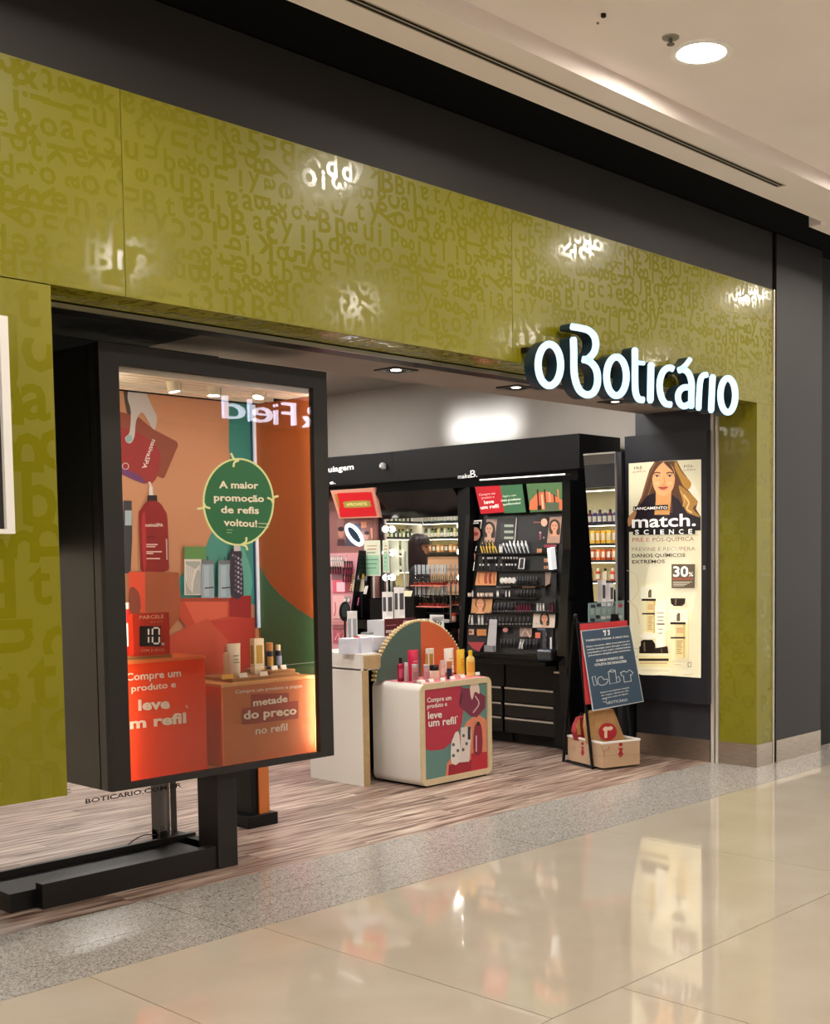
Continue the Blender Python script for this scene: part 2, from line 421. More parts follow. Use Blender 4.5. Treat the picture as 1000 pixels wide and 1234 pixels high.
# left: neighbour's bracket sign
ns = thing('panel_sign', 'narrow white edged panel at the left edge beside the green pilaster', 'sign', (2.1, 4.40, 1.655))
box(1.6, 2.155, 4.41, 4.43, 1.66, 2.44).build('board', mat('2a2623', .5), ns)
mb = box(2.15, 2.182, 4.39, 4.45, 1.655, 2.45); mb.box(1.6, 2.15, 4.39, 4.45, 2.43, 2.45); mb.box(1.6, 2.15, 4.39, 4.45, 1.655, 1.672); mb.build('frame', WHT, ns)
box(1.9, 2.0, 4.45, FY, 2.2, 2.3).build('bracket', ALU, ns)

# shop shell
struct(box(7.77, 8.05, 4.925, 5.60, 0, 2.64).build('wall_entrance', DKWALL))
struct(box(7.760, 7.77, 4.925, 5.60, 0, .165).build('baseboard_entrance', BRUSH))
struct(box(8.05, 8.2, 4.85, 14.0, 0, 3.3).build('wall_shop_right', GREYW))
struct(box(1.3, 8.2, 14.0, 14.15, 0, 3.3).build('wall_shop_back', GREYW))
struct(box(1.3, 1.45, 4.93, 14.0, 0, 3.3).build('wall_shop_left', GREYW))
struct(box(1.3, 8.05, 5.52, 14.0, 3.17, 3.3).build('ceiling', GREYW))
sf = MB().box(3.47, 8.05, 4.93, 5.52, 2.628, 2.75); sf.box(3.47, 8.05, 5.45, 5.52, 2.75, 3.2); struct(sf.build('ceiling', SOFF))
struct(MB().box(1.3, 3.47, 4.93, 5.52, 2.628, 3.2).build('ceiling', BLKM))
struct(box(1.45, W(263, 412, 1, 5.70).x, 5.70, 5.78, 1.6, 3.17).build('trim_7', BLKM))
up = thing('added_uplight', 'added unseen uplight on the make-up canopy that makes the bright patch on the wall', 'light', (7.62, 7.45, 2.486))
MB().box(7.56, 7.60, 7.0, 7.9, 2.486, 2.505).build('housing', BLACK, up)  # housing made up to carry the lamp added for the wall patch
ld = bpy.data.lights.new('added_uplight_lamp', 'AREA'); ld.shape = 'RECTANGLE'; ld.size = .8; ld.size_y = .04; ld.energy = 2.4; ld.spread = math.radians(50); ld.color = (.92, .97, 1)
lo_ = bpy.data.objects.new('added_uplight_lamp', ld); COL.objects.link(lo_); lo_.location = (7.605, 7.45, 2.515)
lo_.rotation_euler = Vector((1, 0, .42)).to_track_quat('-Z', 'Y').to_euler()

# mall opposite side (seen only as reflections): wall, sign
struct(box(-6, 14, -4.5, -4.4, 0, 4.05).build('wall_opposite', mat('38312b', .7)))
def opp(ch, pa, pb, h):
    vs, fs = glyphs(ch, -.004, 3); x0 = min(v[0] for v in vs); x1 = max(v[0] for v in vs); z0 = min(v[1] for v in vs)
    A = W(*pa, 1, 13.94); B = W(*pb, 1, 13.94); T = W(pa[0], pa[1]-h, 1, 13.94)
    k = (T.z-A.z)/capheight(-.004); sx = (A.x-B.x)/(x1-x0)   # reads mirrored in the glass
    mb = MB()
    for y, fl_ in ((-3.90, 0), (-3.96, 1)): mb.add([(A.x-(v[0]-x0)*sx, y, A.z+v[1]*k) for v in vs], fs)
    o = mb.build('letter', mat('e8ecff', .5, emit=4.5), OS); return o
OS = thing('opposite_sign', 'white lit sign letters across the mall, seen mirrored in the vitrine glass', 'sign', (10.5, -3.9, 3.43))
for ch, xa, xb, yb, h in (('d', 296, 270, 506, 25), ('l', 304, 301, 508, 25), ('e', 329, 306, 510, 25), ('i', 335.5, 332, 512, 25), ('F', 357, 342, 513, 25), ('&', 392, 366, 517, 25)):
    opp(ch, (xb, yb) if False else (xa, yb), (xb, yb), 27)
box(9.0, 12.3, -4.4, -3.97, 3.40, 3.46).build('mounting_rail', BLACK, OS)

# ------------------------------------------------------------------ mall ceiling fittings
WARM = (1.0, .86, .68)
dl = thing('ceiling_downlight', 'round recessed downlight glowing in the white mall ceiling', 'ceiling light', (4.993, 3.21, 3.89))
ring = MB(); ring.lathe([(.115, -.001), (.15, -.001), (.15, -.008), (.118, -.008), (.115, -.001)], 32, caps=False); ring.xf = None
rg = MB(); rg.lathe([(.112, .0), (.112, -.006), (.122, -.009), (.148, -.007), (.15, 0)], 32, c=(4.993, 3.21, 3.89), caps=False); rg.build('trim_ring', WHT, dl, smooth=True)
LAMPM = mat((1.0, .915, .80), .5, emit=CEIL_E, name='lamp_glow')
rg = MB(); rg.lathe([(.002, -.0035), (.112, -.0035), (.112, -.002)], 32, c=(4.993, 3.21, 3.89)); rg.build('diffuser', LAMPM, dl)
rg = MB(); rg.tube([(5.005, 3.17, 3.886), (5.01, 3.165, 3.872)], .004, 6); rg.build('clip', ALU, dl)
for gx in (0, 2.5, 7.45, 9.9, 12.3):
    dup(dl, (gx, 3.21, 3.89), label='round downlight of the ceiling row nearest the shop, out of frame', group='mall downlights out of frame')
for gx in (0.2, 2.75, 5.2, 7.6, 10.0, 12.3):
    for gy in (.45, -2.3):
        dup(dl, (gx, gy, 3.89), label='round downlight of the ceiling rows behind the viewer, out of frame', group='mall downlights out of frame')
sp = thing('sprinkler', 'small sprinkler head beside the glowing downlight', 'sprinkler', (4.757, 3.222, 3.89))
MB().lathe([(.04, 0), (.038, -.006), (.02, -.008)], 16, c=(4.757, 3.222, 3.89)).build('plate', mat('a09688', .4, metal=.6), sp, smooth=True)
MB().lathe([(.009, -.006), (.009, -.028), (.018, -.03), (.018, -.034)], 10, c=(4.757, 3.222, 3.89)).build('nozzle', mat('6a6258', .4, metal=.7), sp)
sn = thing('ceiling_sensor', 'tiny dark sensor in the mall ceiling at the top of the photo', 'sensor', (4.359, 3.30, 3.89))
MB().lathe([(.012, 0), (.012, -.012), (.006, -.016)], 12, c=(4.359, 3.30, 3.89)).build('housing', BLACK, sn)
MB().lathe([(.006, 0), (.006, -.006)], 10, c=(4.41, 3.37, 3.89)).build('indicator', mat('7a6a5a', .5), sn)

# ------------------------------------------------------------------ square soffit downlights
for i, (x, lab) in enumerate(((4.881, 'square downlight in the shop soffit above the make-up wall, leftmost of three'), (5.923, 'square downlight in the shop soffit, middle of three'), (6.976, 'square downlight in the shop soffit just below the lit sign, rightmost of three'))):
    t = thing('soffit_downlight', lab, 'ceiling light', (x, 5.2, 2.628), 'square downlights in the entrance soffit')
    fr = MB()
    for a in ((-.09, .09, -.09, -.06), (-.09, .09, .06, .09), (-.09, -.06, -.06, .06), (.06, .09, -.06, .06)): fr.box(x+a[0], x+a[1], 5.2+a[2], 5.2+a[3], 2.620, 2.628)
    fr.build('frame', mat('2a2725', .4), t)
    MB().box(x-.06, x+.06, 5.14, 5.26, 2.6255, 2.628).build('baffle', BLKM, t)
    MB().lathe([(.002, 0), (.028, 0), (.03, .003)], 16, c=(x, 5.2, 2.623)).build('lens', mat((1, .9, .78), .5, emit=(40, 9, 3)[i]), t)
# unseen shop ceiling panels, added to light the interior
for i, (x, yy) in enumerate(((3.2, 5.95), (5.0, 5.95), (6.7, 5.95), (2.5, 8.0), (5.0, 9.2), (6.7, 9.0), (3.2, 11.8), (5.0, 11.8), (6.7, 11.8))):
    t = thing('added_panel_light', 'added square panel light brightening the shop, hidden behind the soffit', 'ceiling light', (x, yy, 3.17), 'added shop panel lights')
    MB().box(x-.3, x+.3, yy-.3, yy+.3, 3.150, 3.17).build('frame', WHT, t)
    MB().box(x-.28, x+.28, yy-.28, yy+.28, 3.145, 3.150).build('diffuser', mat((1, .96, .90), .5, emit=SHOP_E), t)

# ------------------------------------------------------------------ storefront sign
SG = thing('storefront_sign', 'glowing white blue script letters mounted on the green fascia', 'sign', (6.3, 4.42, 2.48))
SFACE = mat((.45, .74, 1.0), .4, emit=.88, name='sign_face'); SRET = mat('1d3442', .35, name='sign_return')
c1 = lambda x, y: (630+x/7.143, 380+y/7.143); c2 = lambda x, y: (760+x/7.143, 410+y/7.143)
def stroke(mb, pts, w, cv, closed=False, sm=7, capr=True):
    P = catmull([cv(*p) for p in pts], sm, closed); w = w/7.143
    if not closed and capr:                    # rounded ends
        n = len(P); ws = []
        L = [0]
        for i in range(1, n): L.append(L[-1]+np.hypot(*(P[i]-P[i-1])))
        for i in range(n):
            d = min(L[i], L[-1]-L[i]); r = w*.22
            ws.append(w*(math.sqrt(max(0, 1-(1-min(d/r, 1))**2))*.45+.55))
        A, B = ribbon(P, ws, False)
    else: A, B = ribbon(P, w, closed)
    n = len(A); yf, yb = 4.42, 4.495
    f = [W(*p, 1, yf) for p in A]+[W(*p, 1, yf) for p in B]
    g = [Vector((p.x, yb, p.z)) for p in f]; o = len(mb.v); mb.v += f+g; N = 2*n
    rg_ = range(n if closed else n-1)
    for i in rg_:
        j = (i+1) % n
        mb.f += [(o+i, o+j, o+n+j, o+n+i), (o+N+i, o+N+n+i, o+N+n+j, o+N+j), (o+i, o+N+i, o+N+j, o+j), (o+n+i, o+n+j, o+N+n+j, o+N+n+i)]; mb.mi += [0, 1, 1, 1]
    if not closed:
        for i in (0, n-1): mb.f.append((o+i, o+n+i, o+N+n+i, o+N+i)); mb.mi.append(1)
def ring_pts(cx, cy, rx, ry, n=14): return [(cx+rx*math.cos(2*math.pi*k/n), cy+ry*math.sin(2*math.pi*k/n)) for k in range(n)]
LET = [
 [(ring_pts(228, 427, 97, 178), 62, c1, True)],
 [([(434, 185), (438, 320), (440, 480), (458, 580), (492, 650), (550, 684), (606, 665), (638, 600), (642, 520), (625, 455), (590, 410), (548, 386), (505, 378)], 62, c1, False),
  ([(405, 95), (480, 107), (560, 128), (612, 178), (628, 250), (612, 318), (570, 366), (540, 380)], 60, c1, False)],
 [(ring_pts(805, 525, 85, 166), 60, c1, True)],
 [([(35, 62), (36, 200), (36, 350), (42, 450), (68, 506), (122, 514)], 58, c2, False), ([(50, 193), (125, 199)], 38, c2, False)],
 [([(174, 188), (171, 350), (167, 543)], 60, c2, False)],
 [([(375, 252), (330, 237), (285, 262), (256, 325), (248, 400), (262, 485), (298, 544), (358, 556)], 56, c2, False)],
 [([(400, 264), (450, 252), (497, 285), (522, 360), (522, 460), (520, 590)], 56, c2, False), ([(510, 405), (455, 408), (418, 440), (406, 490), (422, 545), (462, 568), (510, 545)], 54, c2, False),
  ([(518, 152), (475, 210), (425, 254)], 44, c2, False)],
 [([(582, 606), (588, 470), (597, 360), (618, 308), (668, 294)], 52, c2, False)],
 [([(705, 292), (698, 450), (690, 626)], 56, c2, False)],
 [(ring_pts(835, 474, 64, 146), 56, c2, True)]]
for L in LET:
    mb = MB()
    for pts, w, cv, cl_ in L: stroke(mb, pts, w, cv, cl_)
    lo = mb.build('letter', [SFACE, SRET], SG)
    xs = [p.x for p in mb.v]; xm = (min(xs)+max(xs))/2; zt = max(p.z for p in mb.v)
    z_ = max(2.66, min(zt-.03, 2.70)); xm_ = min(xs)+.03
    MB().box(xm_-.012, xm_+.012, 4.49, FY, z_-.02, z_+.01).build('spacer', BLACK, lo)

# ================================================================== VITRINE
V = thing('window_vitrine', 'large black framed display vitrine standing in the shop entrance', 'display case', (3.54, 5.3, 0))
X0, X1, VZ0, VZ1 = 2.895, 4.197, .505, 2.522
wx0, wx1, wz0, wz1 = 2.993, 4.105, .535, 2.432
mb = MB()
for a in ((X0, wx0, VZ0, VZ1), (wx1, X1, VZ0, VZ1), (wx0, wx1, VZ0, wz0), (wx0, wx1, wz1, VZ1)): mb.box(a[0], a[1], 5.0, 5.035, a[2], a[3])
mb.build('front_frame', FRAME, V)
MB().box(X0, X0+.02, 5.035, 5.09, VZ0, VZ1).build('side_stile', SIDEM, V)
MB().box(X0+.012, X0+.02, 5.09, 5.10, VZ0, VZ1).build('side_joint', BLKM, V)
MB().box(X0, X0+.02, 5.10, 5.66, VZ0, VZ1).build('side_panel', SIDEM, V)
MB().box(X1-.02, X1, 5.035, 5.66, VZ0, VZ1).build('side_panel', FRAME, V)
MB().box(X0+.02, X1-.02, 5.035, 5.66, VZ0, VZ0+.015).build('bottom_panel', mat('e8a060', .6), V)
MB().box(X0+.02, X1-.02, 5.035, 5.66, VZ1-.03, VZ1-.015).build('top_panel', mat('efe6cf', .6), V)
MB().box(X0+.02, X1-.02, 5.60, 5.66, VZ0+.015, VZ1-.03).build('back_panel', BLACK, V)
MB().box(wx0-.01, wx1+.01, 5.012, 5.018, wz0-.01, wz1+.01).build('glass_pane', GLASS, V)
# ceiling rails of the vitrine; hidden light strips added to brighten its inside
MB().box(X0+.02, X1-.02, 5.036, 5.60, 2.43, 2.44).build('ceiling_plate', mat('7a7260', .6), V)
for yy in (5.037, 5.11, 5.18, 5.25, 5.41, 5.49): MB().box(X0+.03, X1-.03, yy, yy+.05, 2.404, 2.43).build('ceiling_slat', mat('efe9d8', .5), V)
LS = mat((1, .86, .66), .5, emit=CASE_E, name='added_vitrine_led')
MB().box(X0+.03, X0+.06, 5.037, 5.047, VZ0+.05, 2.38).build('added_light_strip', LS, V)
MB().box(X1-.052, X1-.038, 5.036, 5.044, VZ0+.05, 2.38).build('added_light_strip', LS, V)
for k, (px, py, lit) in enumerate(((208, 462, 0), (257, 467, 1), (312, 470, 0))):
    c = W(px, py, 1, 5.15)
    t = thing('spotlight', ('cream cylinder spotlight over the red bottle print in the vitrine', 'lit cream cylinder spotlight over the middle of the vitrine', 'cream tilted spotlight beside the teal strip at the vitrine top')[k], 'spotlight', (c.x, c.y, c.z), 'cylinder spotlights in the vitrine')
    b = MB(); tl = (.35, 0, .55)[k]; d = Vector((math.sin(tl)*(.5 if k == 0 else -.5), -math.sin(tl)*.2, -1)).normalized()
    p0 = c - d*.045; p1 = c + d*.04
    b.tube([p0, p1], .031, 16); b.build('barrel', mat('e9e0c4', .45), t, smooth=True)
    b = MB().tube([p1, p1+d*.002], .025, 16); b.build('lens', mat((1, .9, .75), .5, emit=70 if lit else 30), t)
    MB().box(c.x+.032, c.x+.044, c.y-.006, c.y+.006, c.z-.03, 2.404).build('arm', ALU, t)

# printed backdrop (flat print) on the back wall and on the right side wall
YB = 5.585
bd = MB().box(X0+.02, X1-.02, YB, YB+.012, VZ0+.016, 2.403).build('backdrop', mat('cf9a72', .6), V)
P = Print(1, YB, (140, 440, 7.709), rough=.6); P.clip = ((0, 2.92, 4.16), (2, .523, 2.402))
P.poly([(0, 0), (0, 3200), (1300, 3200), (1300, 0)], 'c69372')
A = (120, 420, 3.571); B = (120, 660, 3.571)
P.crop = A
P.poly([(555, 190), (555, 420), (590, 800), (455, 870), (400, 1100), (700, 1100), (700, 190)], '2f8f8c'); P.poly([(560, 560), (700, 500), (700, 1000), (620, 900)], '3fa39c'); P.poly([(600, 700), (660, 640), (700, 900), (640, 980)], '58b5ac')
P.crop = (140, 590, 5.5556)
P.poly([(640, 280), (590, 400), (420, 590), (420, 730), (920, 730), (920, 360)], '3f9a96'); P.poly([(830, 380), (905, 560), (890, 730), (820, 700)], '63bdb6', 3)
# hand with sleeve, pouch, liquid
P.crop = (140, 440, 7.709)
P.poly([(60, 150), (140, 150), (200, 420), (150, 480), (95, 440)], '4a443f', 3)
P.poly([(-30, 430), (60, 440), (200, 480), (330, 590), (560, 710), (572, 745), (445, 1045), (425, 1052), (375, 1030), (360, 1070), (300, 1100), (260, 1095), (60, 1010), (-30, 960)], '8d4a3a')
P.poly([(-30, 600), (220, 640), (400, 800), (385, 1000), (355, 1060), (300, 1098), (60, 1000), (-30, 950)], '9a3236', 3)
P.poly([(-30, 920), (120, 980), (230, 1040), (270, 1100), (180, 1075), (-30, 975)], '6d3f77', 3)
P.poly([(130, 150), (240, 160), (275, 260), (345, 420), (372, 480), (360, 590), (330, 585), (280, 500), (230, 440), (180, 520), (165, 660), (130, 725), (90, 715), (80, 670), (120, 620), (130, 420), (100, 300)], 'c4c4c8', 3)
P.poly([(100, 650), (135, 655), (140, 700), (105, 718), (84, 690)], '8fb3b8', 3)
P.line([(300, 1085), (325, 1150), (330, 1230)], 22, 'ddd6d8')
P.fn = None
def rot_text(P, s, p0, p1, h, c, bold=.01):
    P.l += P.step; vs, fs = glyphs(s, bold, 2); x0 = min(v[0] for v in vs); x1 = max(v[0] for v in vs)
    A_ = np.array(p0, float); B_ = np.array(p1, float); d = (B_-A_)/(x1-x0); dn = (B_-A_)/np.hypot(*(B_-A_)); up = np.array([dn[1], -dn[0]])*h/capheight(bold)
    P.mb.add([P.up(P.P(*(A_+d*(v[0]-x0)+up*v[1]))) for v in vs], fs, P.mi(c))
rot_text(P, 'nativaSPA', (330, 690), (232, 955), 40, 'f4ecec')
P.line([(80+30*math.cos(a*.63), 940+30*math.sin(a*.63)) for a in range(10)], 6, 'e8dede', True)
# big red pump bottle
P.crop = (140, 590, 5.5556)
P.rect(215, -20, 240, 40, 'e8e4e6')
P.poly([(205, 38), (268, 38), (270, 85), (200, 88)], '241a1a'); P.poly([(200, 82), (275, 82), (320, 140), (338, 200), (345, 470), (340, 540), (250, 556), (165, 545), (155, 470), (145, 180), (160, 135)], '8e1c22', 3)
P.poly([(165, 200), (190, 170), (195, 500), (175, 520)], 'b23238', 3)
P.text('nativaSPA', (190, 248), (308, 248), 22, 'f0e2e2', .02); P.text('AMEIXA', (195, 325), (262, 325), 14, '5a1014')
for yy, x1 in ((368, 270), (382, 255), (416, 298), (428, 240), (462, 285)): P.line([(195, yy), (x1, yy)], 8, 'e8caca')
P.line([(328, 330), (332, 470)], 9, 'd8b8b8')
# left bottle edge and column strip
P.poly([(40, 75), (95, 75), (98, 330), (88, 560), (40, 560)], '3a3f48'); P.rect(50, 140, 95, 240, '9fb9cc')
# pedestals
P.poly([(75, 548), (180, 548), (412, 555), (412, 640), (440, 830), (330, 960), (75, 960)], 'a45a38'); P.poly([(75, 552), (185, 552), (185, 820), (75, 830)], 'e2553a')
P.poly([(80, 660), (125, 665), (150, 720), (150, 830), (80, 830)], '8a4836', 2)
P.poly([(418, 735), (745, 742), (745, 850), (918, 860), (918, 1200), (330, 1200), (330, 990), (460, 920), (415, 860)], 'c44a34'); P.poly([(440, 740), (740, 744), (730, 850), (520, 900)], 'd8644a')
P.poly([(418, 728), (890, 708), (893, 745), (745, 750), (418, 750)], 'a8402f'); P.poly([(745, 720), (890, 712), (893, 860), (745, 850)], 'a31f26')
P.poly([(600, 880), (918, 855), (925, 1400), (600, 1400)], 'c23a30'); P.poly([(330, 985), (600, 860), (740, 1010), (740, 1400), (330, 1400)], 'c8553f')
# items printed on the shelf: leaf box, two blue tins, dark bottle
P.rect(444, 382, 588, 470, '5b9a5a'); P.rect(444, 466, 558, 706, 'dfe6e6'); P.rect(452, 480, 550, 700, 'a9bcc2')
for a in range(9): P.line([(500, 690-a*12), (460+a*10, 620-a*14), (455+a*12, 500+a*6)], 6, 'e6eef0', smooth=3)
for x in (556, 668):
    P.poly([(x, 478), (x+80, 478), (x+84, 725), (x-2, 725)], '92b6cf'); P.rect(x+2, 474, x+80, 500, '6a7c8a'); P.rect(x+15, 510, x+50, 715, 'a8c8de'); P.line([(x+20, 660), (x+80, 654)], 10, '4a5866'); P.line([(x+40, 474), (x+38, 448)], 7, '3a4450')
P.poly([(748, 420), (775, 405), (810, 405), (824, 430), (822, 480), (835, 705), (748, 705)], '2c2d45', 2); P.rect(770, 365, 812, 412, 'cfd6e2')
for a in range(34): P.ell(762+(a*37 % 56), 440+(a*53 % 255), 7, 9, ('8f8fb0', 'b9bcd6', '6a6488')[a % 3], 7)
P.build(bd, 'print')
# right side wall: orange over green with a big curve
sw = MB().box(X1-.034, X1-.022, 5.04, YB, VZ0+.016, 2.403).build('side_backdrop', mat('cc6a2c', .6), V)
P = Print(0, X1-.034, B, rough=.6); P.clip = ((1, 5.04, 5.58), (2, .523, 2.402))
P.poly([(670, -620), (670, 900), (950, 900), (950, -620)], 'cf6f30')
P.poly([(690, 80), (730, 150), (780, 205), (850, 262), (945, 322), (948, 900), (690, 900)], '4f8a63', 0)
P.poly([(905, 200), (960, 120), (960, 330), (925, 290)], 'e07a30', 3)
P.build(sw)
mb = MB(); mb.box(X1-.052, X1-.034, YB-.02, YB-.002, 1.17, 2.40); mb.build('corner_profile', mat('dfe6f4', .3, emit=.35), V)
MB().box(X1-.060, X1-.052, YB-.012, YB-.002, 1.17, 2.40).build('corner_seam', mat('2b4770', .4), V)

# round promotion sticker on the glass
st = tag(None or thing('round_sticker', 'round green promotion sticker with cream arrows on the vitrine glass', 'sticker', (3.6, 5.011, 1.75)), 'round green promotion sticker with cream arrows on the vitrine glass', 'sticker')
P = Print(1, 5.0115, A, off=0, step=.0003, rough=.35)
P.poly([(597+150*math.cos(a*math.pi/24), 660+185*math.sin(a*math.pi/24)) for a in range(48)], '2f6e44')
P.line([(597+150*math.cos(a*math.pi/24), 660+185*math.sin(a*math.pi/24)) for a in range(48)], 8, 'd9e3a0', True)
for pts in ([(565, 450), (580, 478), (600, 480)], [(575, 510), (580, 490), (598, 482)], [(420, 690), (445, 685), (448, 665)], [(475, 688), (455, 680), (447, 664)], [(768, 635), (748, 642), (746, 665)], [(720, 642), (738, 650), (745, 665)], [(635, 868), (628, 850), (610, 845)], [(630, 812), (628, 832), (610, 843)]): P.line(pts, 9, 'e4e8a8', smooth=3)
CR = 'f1ead0'
P.text('A maior', (512, 600), (682, 603), 30, CR, .03); P.text('promoção', (490, 655), (706, 660), 30, CR, .03)
P.text('de refis', (520, 707), (684, 711), 30, CR, .03); P.text('voltou!', (532, 762), (676, 768), 30, CR, .03)
P.line([(545, 780), (570, 781)], 3, '9fbf90'); P.line([(545, 792), (566, 793)], 3, '9fbf90'); P.line([(680, 752), (730, 755)], 3, 'cfe0b0'); P.line([(680, 768), (726, 771)], 3, 'cfe0b0')
P.build(st, 'printed_disc')

# plinths inside the vitrine
ORG, ORG2 = mat('f04408', .5), mat('d0743a', .55)
z0 = VZ0+.016
pa = thing('display_plinth', 'bright orange red plinth reading leve um refil in the vitrine, lower left', 'plinth', (3.2, 5.2, z0))
MB().box(2.925, W(247, 800, 1, 5.085).x, 5.085, 5.45, z0, 1.07).build('body', ORG, pa, bevel=.004)
MB().box(2.922, W(248, 800, 1, 5.085).x, 5.081, 5.454, 1.07, 1.084).build('top_board', mat('e8773c', .55), pa)
P = Print(1, 5.085, B, rough=.5); w_ = 'f4ead6'
P.text('Compre um', (112, 573), (350, 553), 32, w_, .02); P.text('produto e', (136, 620), (328, 600), 28, w_, .02)
P.text('leve', (166, 700), (302, 690), 46, w_, .035); P.text('um refil', (80, 785), (372, 752), 46, w_, .035); P.line([(370, 678), (378, 690)], 5, w_)
P.build(pa, 'lettering')
pb = thing('display_plinth', 'tan and orange plinth reading metade do preço in the vitrine, lower right', 'plinth', (3.83, 5.2, z0))
MB().box(3.560, 4.150, 5.085, 5.45, z0, .918).build('body', ORG2, pb, bevel=.004)
MB().box(3.556, 4.154, 5.081, 5.454, .918, .932).build('top_board', mat('e8b070', .55), pb)
MB().box(3.558, 3.561, 5.087, 5.448, z0, .917).build('side_sheet', mat('f07838', .55), pb)
MB().box(4.138, 4.152, 5.081, 5.085, z0, .918).build('edge_strip', mat('f2c27a', .5), pb)
P = Print(1, 5.085, B, rough=.5, off=.005)
P.poly([(648, 630), (812, 624), (812, 662), (852, 660), (852, 735), (610, 762), (610, 692), (648, 688)], 'a03018')
P.text('Compre um produto e pague', (582, 628), (868, 600), 15, w_, .01); P.text('metade', (658, 682), (806, 662), 30, w_, .03)
P.text('do preço', (616, 738), (845, 715), 36, w_, .03); P.text('no refil', (668, 803), (805, 785), 32, w_, .02)
P.build(pb, 'lettering')
def riser(x0, x1, y0, y1, z, lab, h=.022):
    t = thing('cardboard_riser', lab, 'riser', ((x0+x1)/2, (y0+y1)/2, z), 'corrugated card risers')
    for k in range(2): MB().box(x0, x1, y0, y1, z+k*h/2, z+k*h/2+h*.36).build('board', CARD, t)
    mb = MB(); n = int((x1-x0)/.012)
    for i in range(n): mb.box(x0+i*.012+.002, x0+i*.012+.007, y0+.003, y1-.003, z+h*.3, z+h*.52)
    mb.build('flute', mat('8a6238', .8), t)
    return z+h*.86
zr1 = riser(2.95, 3.30, 5.11, 5.40, 1.0845, 'card riser under the payment sign on the orange red plinth')
zr2 = riser(3.65, 4.07, 5.12, 5.40, .9325, 'wide lower card riser on the tan plinth')
zr3 = riser(3.90, 4.06, 5.14, 5.36, zr2+.0005, 'small upper card riser below the two dark blue bottles')
# ------------------------------------------------------------------ small product builders (origin at base)
def T(name, label, cat, group=None): return thing(name, label, cat, (0, 0, 0), group)
def bottle(name, label, body, cap, r=.025, h=.15, capr=.012, caph=.03, lab=None, cat='bottle', group=None, sh=.12, sy=1, rough=.3, pump=False, bm=None):
    t = T(name, label, cat, group); bh = h-caph
    MB().lathe([(r*.9, 0), (r, .004), (r, bh*(1-sh)), (r*.92, bh*(1-sh*.55)), (capr*1.05, bh*(1-sh*.1)), (capr, bh)], 14, sy=sy).build('body', bm or mat(body, rough), t, smooth=True)
    c = MB()
    if pump:
        c.lathe([(capr, bh), (capr, bh+caph*.45), (capr*.35, bh+caph*.5), (capr*.35, bh+caph*.85)], 10); c.box(-capr*.5, capr*2, -.004, .004, bh+caph*.8, bh+caph)
    else: c.lathe([(capr*1.1, bh), (capr*1.1, h-.002), (capr*.9, h)], 12, sy=sy if sy > .8 else .9)
    c.build('cap', mat(cap, .3), t, smooth=True)
    if lab: label_band(t, r, bh*.2, bh*.7, lab, sy)
    return t
def label_band(t, r, z0, z1, c, sy=1):
    mb = MB(); n = 10; vs = []
    for k in range(n+1):
        a = math.pi*(1.05+.65*k/n)+.1
        vs += [((r+.0008)*math.cos(a), (r+.0008)*sy*math.sin(a), z) for z in (z0, z1)]
    mb.add(vs, [(2*k, 2*k+2, 2*k+3, 2*k+1) for k in range(n)]); mb.build('label', mat(c, .5), t)
def tubep(name, label, body, cap, w=.05, h=.15, caph=.02, cat='tube', group=None, flip=True, lab=None):
    """squeeze tube standing on its cap, crimped flat top"""
    t = T(name, label, cat, group); mb = MB(); n = 14; vs = []; fs = []; L = 6
    for j in range(L+1):
        f = j/L; z = caph+(h-caph)*f; rx = w*(.36+.14*f); ry = w*.36*(1-f)**.7+.0015
        for k in range(n): a = 2*math.pi*k/n; vs.append((rx*math.cos(a), ry*math.sin(a), z))
    for j in range(L):
        for k in range(n): k2 = (k+1) % n; fs.append((j*n+k, j*n+k2, (j+1)*n+k2, (j+1)*n+k))
    fs.append(tuple(range(n))[::-1]); fs.append(tuple(L*n+k for k in range(n)))
    mb.add(vs, fs); mb.build('body', mat(body, .35), t, smooth=True)
    MB().lathe([(w*.33, 0), (w*.34, .002), (w*.34, caph), (w*.3, caph+.001)], 14).build('cap', mat(cap, .3), t, smooth=True)
    if lab:
        m_ = MB()
        for z, a in ((.62, .2), (.5, .16), (.42, .22)):
            y = -(w*.36*(1-z)**.7+.004); m_.add([(-w*a, y, h*z), (w*a, y, h*z), (w*a, y+.001, h*z+.005), (-w*a, y+.001, h*z+.005)], [(0, 1, 2, 3)])
        m_.build('label', mat(lab, .5), t)
    return t
def carton(name, label, c, w=.05, d=.04, h=.12, lab=None, cat='box', group=None, top=None):
    t = T(name, label, cat, group)
    MB().box(-w/2, w/2, -d/2, d/2, 0, h).build('body', mat(c, .5), t, bevel=.001)
    mb = MB(); mb.box(-w/2+.001, w/2-.001, -d/2+.001, d/2-.001, h, h+.0012); mb.build('lid', mat(top or c, .5), t)
    if lab:
        mb = MB(); mb.box(-w*.32, w*.32, -d/2-.001, -d/2, h*.3, h*.82); mb.build('label', mat(lab, .5), t)
        mb = MB(); mb.box(-w/2-.001, -w/2, -d*.32, d*.32, h*.3, h*.82); mb.build('side_label', mat(lab, .5), t)
    return t
def jar(name, label, body, lid, r=.03, h=.05, cat='jar', group=None, bm=None):
    t = T(name, label, cat, group)
    MB().lathe([(r*.9, 0), (r, .004), (r, h*.6), (r*.93, h*.63)], 16).build('body', bm or mat(body, .25), t, smooth=True)
    MB().lathe([(r, h*.64), (r, h*.97), (r*.94, h)], 16).build('lid', mat(lid, .25), t, smooth=True)
    return t
def put(t, x, y, z, rz=0): t.location = (x, y, z); t.rotation_euler = (0, 0, rz); return t
